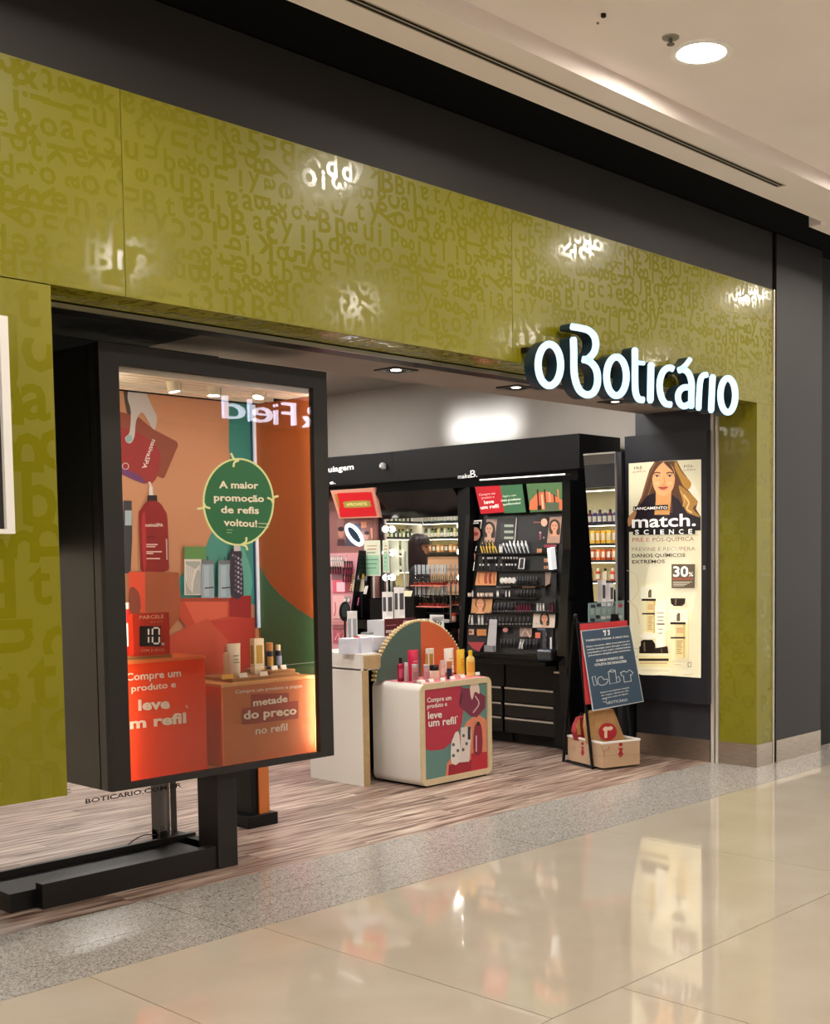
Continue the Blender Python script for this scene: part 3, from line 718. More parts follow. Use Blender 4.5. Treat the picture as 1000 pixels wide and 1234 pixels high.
def card(x, y, z, lab, w=.05, group='small white price cards', rz=0, cat='price card', c='f3efe6'):
    t = thing('price_card', lab, cat, (x, y, z), group)
    MB().prism([(x-w/2, y, z), (x+w/2, y, z), (x+w/2, y+.008, z+.022), (x-w/2, y+.008, z+.022)], (0, .001, 0)).build('card', mat(c, .5), t)
    MB().prism([(x-w/2, y+.018, z), (x+w/2, y+.018, z), (x+w/2, y+.009, z+.022), (x-w/2, y+.009, z+.022)], (0, .001, 0)).build('back_leaf', mat(c, .5), t)
    return t
# on the tan plinth
def at(px, py, z): # floor point on horizontal plane z
    return W(px, py, 2, z)
def onb(px, y): return W(px, 800, 1, y).x
put(tubep('lotion_tube', 'cream squeeze tube with a grey band beside a small pink cap on the tan plinth', 'efe6d0', 'e3d6b4', .085, .17, .02, lab='8a8478'), onb(282, 5.22), 5.22, zr2)
put(bottle('mini_bottle', 'small cream bottle with pink cap behind the tube on the tan plinth', 'ecdcc0', 'd88878', .017, .15, .010, .03), onb(273, 5.32), 5.32, zr2)
t = put(carton('lotion_carton', 'white carton with a mustard yellow panel on the tan plinth', 'f0e8cc', .062, .04, .185, 'b8962c'), onb(310, 5.24), 5.24, zr2)
put(bottle('oil_bottle', 'dark blue bottle with wooden cap on the upper card riser', '1b2140', 'c89058', .019, .14, .017, .045, 'c9a24a'), onb(325, 5.24), 5.24, zr3+.0005)
put(bottle('oil_bottle', 'dark blue bottle with cream cap on the upper card riser', '1d2646', 'e6dcc0', .018, .125, .012, .03, '8fa0c0'), onb(335.5, 5.24), 5.24, zr3+.0005)
card(onb(282, 5.13)-.03, 5.14, zr2, 'yellow price card before the cream tube', .07, c='e0b43c'); card(onb(295, 5.13), 5.14, zr2, 'white price card between the tube and the white carton')
card(onb(318, 5.12), 5.12, zr2, 'white price card right of the white carton'); card(onb(332, 5.15), 5.155, zr3+.001, 'white price card before the wooden capped bottle', .04); card(onb(343, 5.15), 5.155, zr3+.001, 'white price card at the right end of the upper riser', .035)
# payment sign
ps = thing('payment_sign', 'dark red payment sign with black digits standing on the orange plinth', 'sign', (3.2, 5.14, zr1))
P0 = W(161, 791, 1, 5.10); P1 = W(205, 786, 1, 5.10); ztop = W(161, 740, 1, 5.10).z
MB().box(P0.x, P1.x, 5.10, 5.14, zr1+.0005, ztop).build('board', mat('b02a12', .45), ps)
P = Print(1, 5.10, (140, 640, 5.5556))
P.rect(155, 636, 298, 772, '120b0a'); P.text('PARCELE', (155, 590), (318, 582), 24, 'e8a888', .01); P.text('EM ATÉ', (230, 616), (312, 612), 14, 'd07858')
P.text('SEM JUROS', (165, 808), (322, 804), 18, 'dd8866', .005); P.text('x', (298, 764), (324, 764), 24, 'e8dcd8', .01)
D = 'f4f0ee'
for L in ([(214, 655), (214, 694)], [(214, 708), (214, 746)], [(240, 652), (240, 694)], [(240, 708), (240, 746)], [(284, 652), (284, 694)], [(284, 708), (284, 746)], [(246, 648), (280, 648)], [(246, 752), (280, 752)]): P.line(L, 11, D)
P.build(ps, 'lettering')
put(bottle('shower_gel_bottle', 'bright red bottle at the left frame beside the payment sign', 'd81c24', 'f2d8d0', .02, .25, .012, .03, 'f0e4e0'), onb(157, 5.2)-.012, 5.2, zr1)

# ------------------------------------------------------------------ below the vitrine
bs = thing('vitrine_stand', 'black steel stand and floor rail carrying the vitrine', 'stand', (3.5, 5.2, 0))
MB().box(3.545, 3.662, 5.13, 5.30, .0, VZ0-.002).build('post', FRAME, bs, bevel=.003)
MB().box(3.60, 3.66, 5.67, 5.82, .0, VZ0-.002).build('post', mat('4a4845', .4), bs)
MB().box(2.62, 3.545, 5.14, 5.20, 0, .115).build('front_rail', mat('131211', .35), bs, bevel=.002)
MB().box(2.50, 3.545, 5.20, 5.50, 0, .085).build('base_channel', mat('080808', .4), bs)
MB().box(2.50, 3.662, 5.50, 5.53, 0, .115).build('back_rail', mat('1b1a18', .35), bs)
MB().box(3.60, 3.66, 5.30, 5.82, 0, .10).build('cross_rail', BLACK, bs)
gl = thing('glass_panel', 'low clear glass panel with dark web address below the vitrine', 'glass', (3, 5.15, .115))
MB().box(2.0, 3.545, 5.165, 5.175, .1155, VZ0-.002).build('pane', GLASS, gl) if False else MB().box(1.9, 3.54, 5.54, 5.55, .0, VZ0-.002).build('pane', GLASS, gl)
P = Print(1, 5.54, (0, 900, 3.0303), rough=.5)
P.text('BOTICARIO.COM.BR', (312, 208), (662, 146), 17, '26221f', .015); P.text('BOTICARIO.C', (62, 202), (258, 168), 16, '26221f', .015)
P.build(gl, 'lettering')
pg = thing('power_plug', 'black power adapter and cable lying on the vitrine floor rail', 'plug', (3.5, 5.5, .115))
pp = W(196, 1014, 1, 5.515)
MB().box(pp.x-.02, pp.x+.02, 5.503, 5.528, .1155, .155).build('adapter', mat('1d1c1b', .4), pg, bevel=.002)
MB().tube([(pp.x-.008, 5.515, .155), (pp.x-.008, 5.515, .178), (pp.x+.008, 5.515, .178), (pp.x+.008, 5.515, .155)], .0025, 6).build('bracket', BLACK, pg)
MB().tube(catmull([(pp.x-.02, 5.52, .135), (pp.x-.10, 5.535, .145), (pp.x-.18, 5.56, .10), (pp.x-.2, 5.58, .02), (pp.x-.26, 5.60, .004)], 6), .003, 6).build('cable', mat('2a2725', .5), pg)
# stand with orange edge behind the vitrine
os_ = thing('promotion_stand', 'black stand with an orange edge on the wood floor behind the vitrine', 'stand', (4.3, 5.95, 0))
MB().box(4.24, 4.36, 5.80, 6.12, .07, 1.3).build('panel', BLACK, os_); MB().box(4.29, 4.362, 5.788, 5.80, .07, 1.3).build('orange_edge', mat('e0803c', .5), os_)
MB().box(4.19, 4.40, 5.76, 6.16, 0, .07).build('base', BLACK, os_, bevel=.003)

# ================================================================== MAKE-UP WALL (right side of the shop)
def hit(u, v, p0, n):
    d = AR*((u-CX)/FPX) - AU*((v-CY)/FPX) + AF
    return CAM + d*((p0-CAM).dot(n)/d.dot(n))
def plane_print(p0, n, crop, **kw):
    n = n.normalized()
    if n.dot(CAM-p0) < 0: n = -n
    P = Print(None, 0, crop, **kw)
    P.nrm = n; P.uv = (Vector((0, 0, 1)) - n*n.z).normalized()
    P.fn = lambda x, y: hit(P.crop[0]+x/P.crop[2], P.crop[1]+y/P.crop[2], p0, n)
    return P
FX = 7.40
hd = thing('header_canopy', 'long black header canopy lettered above the make-up wall displays', 'canopy', (7.66, 7.8, 2.13))
MB().box(FX, 7.93, 5.86, 10.2, 2.215, 2.485).build('fascia_box', BLACK, hd, bevel=.006)
MB().box(FX+.03, 7.93, 5.90, 10.2, 2.13, 2.215).build('soffit_box', BLKG, hd)
MB().box(FX-.006, FX, 6.0, 6.90, 2.176, 2.186).build('light_line', mat('f4ece0', .5, emit=1.2), hd)
for yy in (7.95, 9.1): MB().box(FX-.0015, FX, yy, yy+.006, 2.215, 2.485).build('joint', BLKM, hd)
P = Print(0, FX, (390, 530, 4.937), emit=.8, off=.002)
P.text('make', (800, 232), (872, 225), 26, 'ece8e4'); P.text('B', (874, 225), (905, 221), 42, 'ece8e4', -.005); P.ell(912, 218, 3, 4, 'ece8e4', 8)
P.text('maquiagem', (-60, 205), (180, 175), 32, 'f4f0ec', .015); P.text('e.', (38, 265), (72, 262), 22, 'e8e4e0', .01)
P.build(hd, 'lettering')
bc = thing('camera_dome', 'tiny white camera dome on the black canopy right of the word maquiagem', 'camera', (FX-.01, 8.3, 2.35))
c_ = W(462, 561, 0, FX-.012); MB().lathe([(.03, -.02), (.032, 0), (.022, .02), (.003, .028)], 14, c=(FX-.02, c_.y, c_.z)).build('dome', mat('cfd2d6', .2), bc, smooth=True)
MB().box(FX-.02, FX, c_.y-.02, c_.y+.02, c_.z-.03, c_.z-.02).build('base', WHT, bc)

# make B display: slanted tester board over drawers
mk = thing('makeup_display', 'black slanted make-up tester display with portrait prints right of the vanity mirror', 'display', (7.6, 6.5, .7))
y0, y1 = 6.02, 7.02
def profile(pts, ya, yb): return MB().prism([(p[0], ya, p[1]) for p in pts], (0, yb-ya, 0))
profile([(7.51, 1.90), (7.93, 1.90), (7.93, .72), (7.34, .72), (7.34, .755)], y0, y1).build('slanted_board', mat('141214', .35), mk)
MB().box(7.50, 7.93, y0, y1, 1.90, 2.13).build('upper_panel', BLACK, mk)
profile([(7.36, 2.13), (7.93, 2.13), (7.93, .0), (7.36, .0), (7.30, .70), (7.28, .78), (7.36, 1.6)], 5.92, 6.0).build('side_cheek', BLKG, mk)
profile([(7.42, 2.13), (7.93, 2.13), (7.93, .72), (7.31, .72), (7.31, .78), (7.42, 1.9)], 7.04, 7.09).build('side_cheek', BLACK, mk)
BP0 = Vector((7.505, 6.5, 1.87)); BN = Vector((-(1.87-.77), 0, 7.505-7.335)).normalized(); BN = Vector((-(1.1), 0, .17)).normalized()
if BN.dot(CAM-BP0) < 0: BN = -BN
C5 = (560, 600, 6.171)
P = plane_print(BP0, BN, C5, rough=.4, off=.004)
for (a, b, c, d, col) in ((165, 150, 735, 330, '1d1b1d'), (120, 335, 690, 425, '17161a'), (100, 435, 690, 540, '100f12'), (90, 550, 690, 650, '161417'), (55, 750, 680, 850, '1a181b'), (20, 955, 660, 1160, '242226')): P.rect(a, b, c, d, col)
P.poly([(165, 160), (245, 160), (225, 330), (148, 330)], 'b89a88'); face(P, 185, 235, 32, 'd8a88a', '1a1214', 1)
P.rect(270, 190, 375, 310, '2e2f31')
for yy in (200, 245, 290): P.rect(300, yy, 368, yy+18, 'a8b4a0')
P.line([(392, 150), (378, 330)], 7, 'c8c4c0')
P.poly([(640, 145), (730, 140), (712, 338), (618, 338)], 'b08a78'); face(P, 675, 215, 30, 'd69a78', '3a2418', -1)
P.ell(600, 185, 24, 30, 'e0a890'); P.rect(520, 178, 570, 190, '7a4a44'); P.rect(600, 350, 690, 372, '8a2a38')
for x, yy, c in ((572, 262, 'c08a98'), (572, 285, 'a04858'), (572, 305, '8a3040'), (598, 298, '7a7a80')): P.ell(x, yy, 8, 9, c, 10)
P.poly([(105, 550), (250, 550), (245, 652), (88, 652)], 'd9935f')
for k, x in enumerate((120, 172, 205, 235)): P.line([(x, 560), (x-6, 600), (x-2, 640)], (14, 22, 20, 16)[k], ('c07848', 'a8401c', '8f3418', 'b86a3c')[k], smooth=3)
P.rect(440, 655, 535, 672, 'c89a70'); P.rect(250, 660, 355, 668, 'b8b4b0'); P.poly([(610, 555), (655, 555), (645, 640), (610, 660)], '8a7468')
P.rect(588, 560, 612, 720, '060607'); P.rect(655, 560, 695, 720, '060607')
P.poly([(72, 752), (222, 752), (212, 858), (60, 858)], 'c8905e'); face(P, 130, 790, 30, 'e0a078', '8a5430', 1, long=False)
P.poly([(528, 862), (690, 862), (684, 968), (520, 968)], 'cfc0b0'); face(P, 610, 900, 26, 'd89878', '241414', 1)
P.poly([(40, 1075), (165, 1075), (125, 1145), (75, 1120)], 'a8343c', 0); P.rect(50, 980, 88, 1020, 'c8a088'); P.ell(62, 1000, 12, 12, '8a4a30', 12); P.rect(110, 980, 180, 1028, 'c07c40')
P.rect(428, 965, 518, 1035, '8f7a70'); P.line([(440, 1030), (470, 975), (505, 1040)], 12, 'c8a090'); P.ell(322, 985, 20, 16, 'c07878'); P.rect(545, 1005, 582, 1045, 'd06a50'); P.rect(560, 975, 620, 985, '5a6478')
P.rect(600, 985, 625, 1150, '34363c'); P.rect(655, 1040, 668, 1150, 'c8c8cc')
P.poly([(452, 455), (468, 455), (462, 530), (424, 530), (432, 455)], '1a1a1c'); P.line([(432, 455), (466, 455), (460, 530), (422, 530)], 7, 'e8e4e0', True)
for (x, y_, w) in ((90, 178, 55), (85, 195, 40)): P.line([(x, y_), (x+w, y_-3)], 9, 'e8e6e2')
for x, a, b in ((148, 170, 235), (110, 365, 400), (95, 480, 545), (60, 875, 935)): P.line([(x, a), (x-8, b)], 6, 'd8d4d0')
for k in range(26): P.rect(140+k*21, 842+((k*5) % 3), 150+k*21, 848, '8a8684')
for k in range(24): P.rect(60+k*25, 940, 74+k*25, 946, '9a9490')
P.build(mk, 'print')
def board_y(px, v): p = hit(px, v, BP0, BN); return p
# ledges carrying the testers
LED = [(412, 115, 690), (541, 100, 690), (652, 255, 600), (742, 75, 560), (852, 215, 690), (950, 40, 520), (1155, 20, 665)]
for yy, xa, xb in LED:
    a = hit(C5[0]+xa/C5[2], C5[1]+yy/C5[2], BP0, BN); b = hit(C5[0]+xb/C5[2], C5[1]+(yy-2)/C5[2], BP0, BN); z = (a.z+b.z)/2
    MB().box(a.x-.045, a.x+.01, max(min(a.y, b.y), y0), min(max(a.y, b.y), y1), z-.006, z).build('ledge', mat('1c1b1e', .2), mk)
MB().box(7.17, 7.36, 6.03, 7.02, .700, .735).build('counter_edge', BLKG, mk)
MB().box(7.24, 7.34, 6.03, 6.18, .735, .83).build('steel_bin', mat('5a6068', .25, metal=.9), mk, bevel=.02)
MB().prism([(7.36, 6.06, 1.45), (7.30, 6.06, 1.445), (7.28, 6.06, 1.61), (7.34, 6.06, 1.62)], (0, .03, 0)).build('white_light_bar', mat('e8ecf0', .4, emit=.6), mk)
# screens above
for nm, pts, lab in (('header_screen', [(571, 586), (629, 583.5), (633, 616), (579, 620)], 'tilted red and green screen offering a refill above the make-up testers'), ('header_screen', [(634, 583), (680.5, 580.5), (679.5, 613), (639, 615.5)], 'tilted screen picturing orange make-up brushes above the testers')):
    q = [W(u, v, 0, FX+.0) for u, v in pts]
    for k in (2, 3): q[k] = W(*pts[k], 0, 7.455)
    t = thing(nm, lab, 'screen', (7.45, (q[0].y+q[1].y)/2, q[2].z), 'tilted screens above the make-up wall')
    MB().prism(q, (.035, 0, 0)).build('case', BLACK, t)
    n = (q[1]-q[0]).cross(q[3]-q[0]); P = plane_print(q[0], n, (560, 500, 3.856), emit=.55, off=.002)
    if 'red' in lab:
        P.poly([(48, 334), (165, 328), (205, 450), (75, 460)], 'b8202c'); P.poly([(165, 328), (268, 322), (285, 452), (185, 457)], '3f6b4a')
        P.text('Compre um', (68, 376), (142, 368), 10, 'f0d8d0'); P.text('produto e', (80, 390), (138, 384), 9, 'f0d8d0'); P.text('leve', (92, 414), (138, 408), 16, 'f6e8e0', .03); P.text('um refil', (76, 438), (160, 430), 16, 'f6e8e0', .03)
        P.text('Agora com', (178, 382), (240, 376), 9, 'dce8d0'); P.text('mais produtos', (172, 402), (262, 394), 10, 'e8f0dc', .02); P.text('que/liberados!', (180, 420), (262, 412), 9, 'e8f0dc', .01)
    else:
        P.poly([(286, 320), (464, 312), (460, 445), (305, 452)], '4f6e48'); P.poly([(300, 440), (305, 400), (335, 365), (380, 355), (460, 400), (460, 440)], 'd9704a', 0)
        for k, x in enumerate((345, 355, 365, 378, 400, 422, 440)): P.line([(x, 438-k*2), (x-6, 345+(k % 3)*12)], 7, ('2a1c1c', 'c05a3a', 'e8b898', '2a1c1c', 'e0a080', '3a2420', 'c87850')[k])
        P.rect(375, 405, 440, 445, '55604a'); P.rect(340, 420, 358, 440, '201616')
    P.build(t, 'screen_picture')
# tester products (one built of each kind, then copied)
def T0(t, z=-5): t.location = (0, 0, z); return t
protos = {}
def pr(k, t): protos[k] = t; t['_used'] = 0
def tester(k, px, py, lab, grp, out=.022, sc=1.0, tilt=0, crop=C5):
    p = hit(crop[0]+px/crop[2], crop[1]+py/crop[2], BP0, BN)
    t = protos[k]
    if not t['_used']:
        t['_used'] = 1; t.location = (p.x-out, p.y, p.z+.0006); t.rotation_euler = (tilt, 0, 0); t.scale = (sc,)*3; t['label'] = lab; t['group'] = grp; return t
    o = dup(t, (p.x-out, p.y, p.z+.0006), 0, lab, grp); o.rotation_euler = (tilt, 0, 0); o.scale = (sc,)*3; return o
pr('gold', bottle('eyeliner_pencil', 'x', 'd8b23c', '2a2218', .006, .10, .005, .03, cat='pencil', sh=.05))
pr('brush', bottle('makeup_brush', 'x', 'b8bcc0', 'e8e8ea', .006, .11, .008, .035, cat='brush', sh=.05))
pr('lips', bottle('lipstick', 'x', '141214', 'dcdad6', .009, .075, .009, .022, cat='lipstick', sh=.02))
pr('burg', bottle('lipstick', 'x', '6a1a30', '201a1e', .009, .09, .009, .03, cat='lipstick', sh=.02))
pr('dark', bottle('nail_bottle', 'x', '19171c', '4a4850', .012, .075, .006, .03, cat='bottle', sh=.2))
pr('white', bottle('white_tube', 'x', 'dedcd8', 'a8a6a4', .010, .085, .009, .02, cat='tube', sh=.05))
pr('peach', bottle('foundation_bottle', 'x', 'd89a78', '1c1818', .012, .06, .009, .018, cat='bottle', sh=.1))
def compact(name, c1_, c2_):
    t = T(name, 'x', 'compact')
    MB().tube([(0, 0, .028), (.007, 0, .028)], .028, 18).build('lid', mat(c1_, .2, metal=.8), t, smooth=True)
    MB().tube([(-.006, 0, .028), (0, 0, .028)], .022, 18).build('powder', mat(c2_, .6), t, smooth=True); return t
pr('comp', compact('powder_compact', 'b8b4b0', 'e0dcd8'))
pr('pal', carton('powder_box', 'x', 'd0b09a', .03, .02, .035, 'f0e8e0'))
R = [('gold', [145, 165, 185, 207, 230, 252], 410, 'gold eyeliner pencil leaning on the first ledge of the make-up wall', 'gold pencils on the first ledge', .85, -.35),
 ('gold', [150, 175, 200, 225], 378, 'gold pencil in the rear rank of the first ledge', 'gold pencils in the rear rank', .75, -.35),
 ('white', [275, 290], 408, 'white tube between the gold pencils and the silver brushes', 'white tubes on the first ledge', .8, 0),
 ('brush', [325, 350, 375, 400, 430, 460, 490], 410, 'silver make-up brush leaning on the first ledge of the make-up wall', 'silver brushes on the first ledge', .8, -.45),
 ('brush', [360, 390, 420, 450, 478], 375, 'silver brush in the rear rank of the first ledge', 'silver brushes in the rear rank', .6, -.45),
 ('peach', [560, 578], 410, 'peach bottle right of the silver brushes on the first ledge', 'peach bottles on the first ledge', .8, 0),
 ('lips', [145, 180, 195, 212, 235, 290, 310, 330, 352, 375, 395], 488, 'black lipstick with pale cap in the upper rank of the second ledge', 'black lipsticks, upper rank', .7, 0),
 ('lips', [128, 150, 190, 250, 285, 325, 345, 365, 390], 538, 'black lipstick with pale cap standing on the second ledge', 'black lipsticks on the second ledge', .7, 0),
 ('peach', [605, 622, 640, 658], 480, 'peach bottle, upper rank, right end of the second ledge', 'peach bottles, upper rank', .75, 0),
 ('peach', [608, 626, 645, 660], 530, 'peach make-up bottle standing at the right of the second ledge', 'peach bottles, lower rank', .6, 0),
 ('comp', [292, 320, 348, 378], 640, 'round silver compact on the third ledge', 'silver compacts on the third ledge', 1.0, 0),
 ('dark', [405, 425, 445, 465, 485, 505, 525, 545], 645, 'small black bottle on the third ledge right of the compacts', 'black bottles on the third ledge', .85, 0),
 ('pal', [50, 120, 145, 180, 210], 735, 'small peach and white box on the fourth ledge', 'peach boxes on the fourth ledge', .9, 0),
 ('white', [72, 255, 262, 320, 345], 735, 'white topped tube on the fourth ledge', 'white tubes on the fourth ledge', .6, 0),
 ('dark', [285, 300, 395, 415, 435, 458, 480, 505, 530], 738, 'small dark bottle on the fourth ledge', 'dark bottles on the fourth ledge', .8, 0),
 ('dark', [235, 262, 288, 315, 340, 365], 845, 'dark bottle beside the portrait print on the fifth ledge', 'dark bottles on the fifth ledge', .95, 0),
 ('burg', [398, 418, 438, 458, 478, 498], 845, 'burgundy lipstick in the middle of the fifth ledge', 'burgundy lipsticks on the fifth ledge', .85, 0),
 ('white', [555, 577, 600], 840, 'white tube near the right end of the fifth ledge', 'white tubes on the fifth ledge', .7, 0),
 ('burg', [645, 668], 845, 'dark lipstick at the right end of the fifth ledge', 'dark lipsticks at the right end', .85, 0),
 ('white', [68, 120, 145], 942, 'white tube at the left end of the sixth ledge', 'white tubes on the sixth ledge', .9, 0),
 ('dark', [185, 210, 240, 275, 300, 330, 360, 395, 425, 455, 485], 945, 'dark bottle on the sixth ledge left of the framed portrait', 'dark bottles on the sixth ledge', .85, 0),
 ('dark', [285, 310, 335, 360, 385], 1110, 'dark bottle on the lowest ledge of the make-up wall', 'dark bottles on the lowest ledge', .9, 0),
 ('white', [420, 440], 1120, 'white tube lying on the lowest ledge', 'white tubes on the lowest ledge', .9, .3),
 ('peach', [615, 613, 610, 607], 1010, 'x', 'x', .5, 0),
 ('dark', [455, 475, 500, 530, 550], 1120, 'dark bottle at the right of the lowest ledge', 'dark bottles at the lowest right', 1.0, 0)]
for k, xs, yy, lab, grp, sc, tl in R:
    if lab == 'x':
        for j in range(4): tester('white', 612-j*2, 1030+j*36, 'small white sample in the right hand column of the lowest board', 'white samples in the right column', .012, .35)
        continue
    for x in xs: tester(k, x, yy, lab, grp, .022 if yy not in (378, 375, 488, 480) else .012, sc, tl)
gz = hit(C5[0]+225/C5[2], C5[1]+1140/C5[2], BP0, BN)
ge = thing('tester_card', 'tall light grey tester card standing at the lower left of the make-up wall', 'card', (gz.x-.03, gz.y, gz.z))
MB().prism([(gz.x-.045, gz.y-.045, gz.z), (gz.x-.045, gz.y+.055, gz.z), (gz.x-.012, gz.y+.045, gz.z+.26), (gz.x-.012, gz.y-.035, gz.z+.26)], (.004, 0, 0)).build('card', mat('b8b6b8', .5), ge)
MB().box(gz.x-.07, gz.x-.05, gz.y-.045, gz.y+.055, gz.z, gz.z+.05).build('tray', mat('8a888c', .4), ge)
# drawers
def drawers(name, lab, ya, yb, zs, x=7.48, hx=None):
    t = thing(name, lab, 'drawer unit', (7.7, (ya+yb)/2, 0), 'black drawer units of the make-up wall')
    MB().box(x+.02, 7.93, ya, yb, .10, .70).build('carcass', BLACK, t); MB().box(x+.12, 7.93, ya, yb, 0, .10).build('toe_kick', BLKM, t)
    for za, zb in zs:
        d = MB().box(x, x+.02, ya+.004, yb-.004, za+.003, zb-.003).build('drawer', BLKG, t)
        MB().box(x-.012, x, ya+.01, yb-.01, zb-.022, zb-.008).build('handle', mat('c8c6c2', .25, metal=.9), d)
    return t
drawers('drawer_unit', 'black drawer unit with three long silver handles under the testers', 6.19, 6.73, [(.10, .235), (.235, .355), (.355, .485)])
t = thing('drawer_unit', 'narrow black side cabinet with a silver top edge beside the easel', 'drawer unit', (7.7, 6.1, 0), 'black drawer units of the make-up wall')
MB().box(7.46, 7.93, 6.04, 6.18, .045, .64).build('body', BLACK, t); MB().box(7.452, 7.46, 6.045, 6.175, .622, .636).build('edge', mat('c8c6c2', .25, metal=.9), t)
drawers('drawer_unit', 'black drawer unit just visible right of the white refill counter', 6.75, 7.08, [(.10, .235), (.235, .355), (.355, .485)])
# column with lip stickers between vanity mirror and testers
lc = thing('sticker_column', 'black post with round lip stickers left of the make-up testers', 'post', (7.5, 7.16, 0))
MB().box(7.47, 7.60, 7.09, 7.23, .70, 2.13).build('post', BLACK, lc)
P = Print(0, 7.47, (0, 0, 1), off=.001)
for u, v in ((572.5, 643.5), (567, 671), (561, 733), (556.5, 765)):
    P.ell(u, v, 6.3, 8.2, 'c88a78', 20); P.ell(u, v, 4.2, 2.6, 'a8403c', 14); P.line([(u-4, v), (u+4, v-.4)], .8, '5a1c1c')
P.build(lc, 'sticker_print')

# vanity station
vs_ = thing('vanity_station', 'black vanity station with a large mirror between rows of bulbs', 'vanity', (7.6, 7.8, 0))
MB().box(7.62, 7.63, 7.24, 8.34, 1.06, 1.905).build('mirror_glass', MIRR, vs_)
MB().box(7.63, 7.93, 7.235, 8.375, .0, 2.13).build('back_panel', BLACK, vs_)
profile([(7.42, 2.13), (7.62, 2.13), (7.62, 1.91), (7.60, 1.91)], 7.235, 8.375).build('hood', BLKG, vs_)
MB().box(7.30, 7.63, 7.235, 8.375, .92, 1.0).build('counter_top', BLKG, vs_); MB().box(7.40, 7.63, 7.235, 8.375, .0, .92).build('cabinet', BLACK, vs_)
mb = MB()
for a in ((7.235, 8.345, 1.05, 1.062), (7.235, 8.345, 1.903, 1.915), (7.228, 7.242, 1.05, 1.915), (8.338, 8.352, 1.05, 1.915)): mb.box(7.605, 7.632, *a[:2], *a[2:])
mb.build('mirror_frame', mat('1a1a1c', .3), vs_)
for u, v in ((464.5, 637.5), (464.5, 666), (465, 696), (554.5, 633.5), (554.5, 665), (555, 696)):
    c_ = W(u, v, 0, 7.58)
    MB().lathe([(.002, -.03), (.018, -.025), (.03, -.008), (.03, .008), (.018, .025), (.002, .03)], 12, c=c_).build('bulb', mat((1, .95, .88), .5, emit=9), vs_, smooth=True)
    MB().box(7.60, 7.62, c_.y-.014, c_.y+.014, c_.z-.014, c_.z+.014).build('socket', ALU, vs_)
# things on the vanity counter
Z1 = 1.0
def bx(u0, u1, v0, v1, x, dx):
    a = W(u0, v1, 0, x); b = W(u1, v1, 0, x); return (x, x+dx, min(a.y, b.y), max(a.y, b.y))
for (u0, u1, vt, lab) in ((446, 474, 722, 'black box on the vanity counter behind the white cartons'), (476, 499, 720, 'black box on the vanity counter beside the clear bottle rack')):
    g = bx(u0, u1, vt, 745, 7.34, .14); zt = W((u0+u1)/2, vt, 0, 7.34).z
    t = thing('display_box', lab, 'box', (7.4, (g[2]+g[3])/2, Z1)); MB().box(*g, Z1+.001, zt).build('body', BLACK, t, bevel=.003); MB().box(g[0]-.002, g[1]+.002, g[2]-.002, g[3]+.002, zt, zt+.008).build('lid', BLKG, t)
t = thing('price_card', 'cream card lying tilted on the black box under the vanity mirror', 'price card', (7.4, 7.9, 1.1))
a, b = W(478, 722, 0, 7.40), W(494, 712, 0, 7.40); MB().prism([(7.40, a.y, a.z+.003), (7.40, b.y, a.z+.003), (7.43, b.y, b.z), (7.43, a.y, b.z)], (.004, 0, 0)).build('card', mat('e8e2b8', .5), t); MB().box(7.404, 7.44, b.y, a.y, a.z-.004, a.z+.002).build('base', WHT, t)
# green and cream poster cards
for (u0, u1, vt, vb, lab) in ((439.5, 457.5, 651, 694, 'tall cream and mint green card at the left of the vanity mirror'), (461.5, 468, 651, 690, 'narrow mint green card edge beside the left bulbs of the vanity mirror')):
    a = W(u0, vb, 0, 7.5); b = W(u1, vt, 0, 7.5); zb = W(u0, vb, 0, 7.5).z
    t = thing('poster_card', lab, 'card', (7.5, (a.y+b.y)/2, zb), 'mint green cards by the vanity mirror')
    MB().box(7.5, 7.508, b.y, a.y, zb, b.z).build('card', mat('e6ead2', .5), t); MB().box(7.508, 7.515, (a.y+b.y)/2-.01, (a.y+b.y)/2+.01, Z1, b.z-.1).build('stem', mat('d0d0c8', .4), t)
    P = Print(0, 7.5); h = vb-vt; P.rect(u0+.6, vt+h*.42, u1-.6, vb-1.5, 'a8d8b8')
    for k in range(3): P.line([(u0+3 if u1-u0 > 10 else u0+1.5, vt+7+k*4), (u1-3-k if u1-u0 > 10 else u1-1.5, vt+6.6+k*4)], 1.2, ('c8a878', 'c87868', '8aa890')[k])
    for k in range(3): P.line([(u0+2, vt+h*.55+k*5), (u1-2-k, vt+h*.55-.3+k*5)], .9, '5a8a70')
    P.build(t)
# clear bottle rack
rk = thing('bottle_rack', 'two tier rack of clear bottles with red bases in front of the vanity mirror', 'rack', (7.42, 7.55, Z1))
ca = W(502, 705, 0, 7.42); cb = W(537, 704, 0, 7.42); zt1 = ca.z; zt0 = W(504, 730, 0, 7.42).z; ya, yb = cb.y-.01, ca.y+.02
for z in (zt0, zt1): MB().box(7.36, 7.48, ya, yb, z-.008, z).build('shelf', mat('e88878', .4), rk)
for yy in (ya+.004, yb-.012): MB().box(7.468, 7.48, yy, yy+.008, Z1, zt1+.02).build('upright', ALU, rk)
MB().box(7.37, 7.47, ya+.02, yb-.02, Z1+.0005, Z1+.02).build('foot', WHT, rk)
cp = bottle('clear_bottle', 'x', 'dfe8e8', 'b4bcbe', .016, .175, .006, .08, None, 'bottle', sh=.5, bm=CLEARP)
MB().lathe([(.014, .003), (.0145, .024), (.001, .025)], 12).build('red_liquid', mat('d8483a', .3), cp)
k = 0
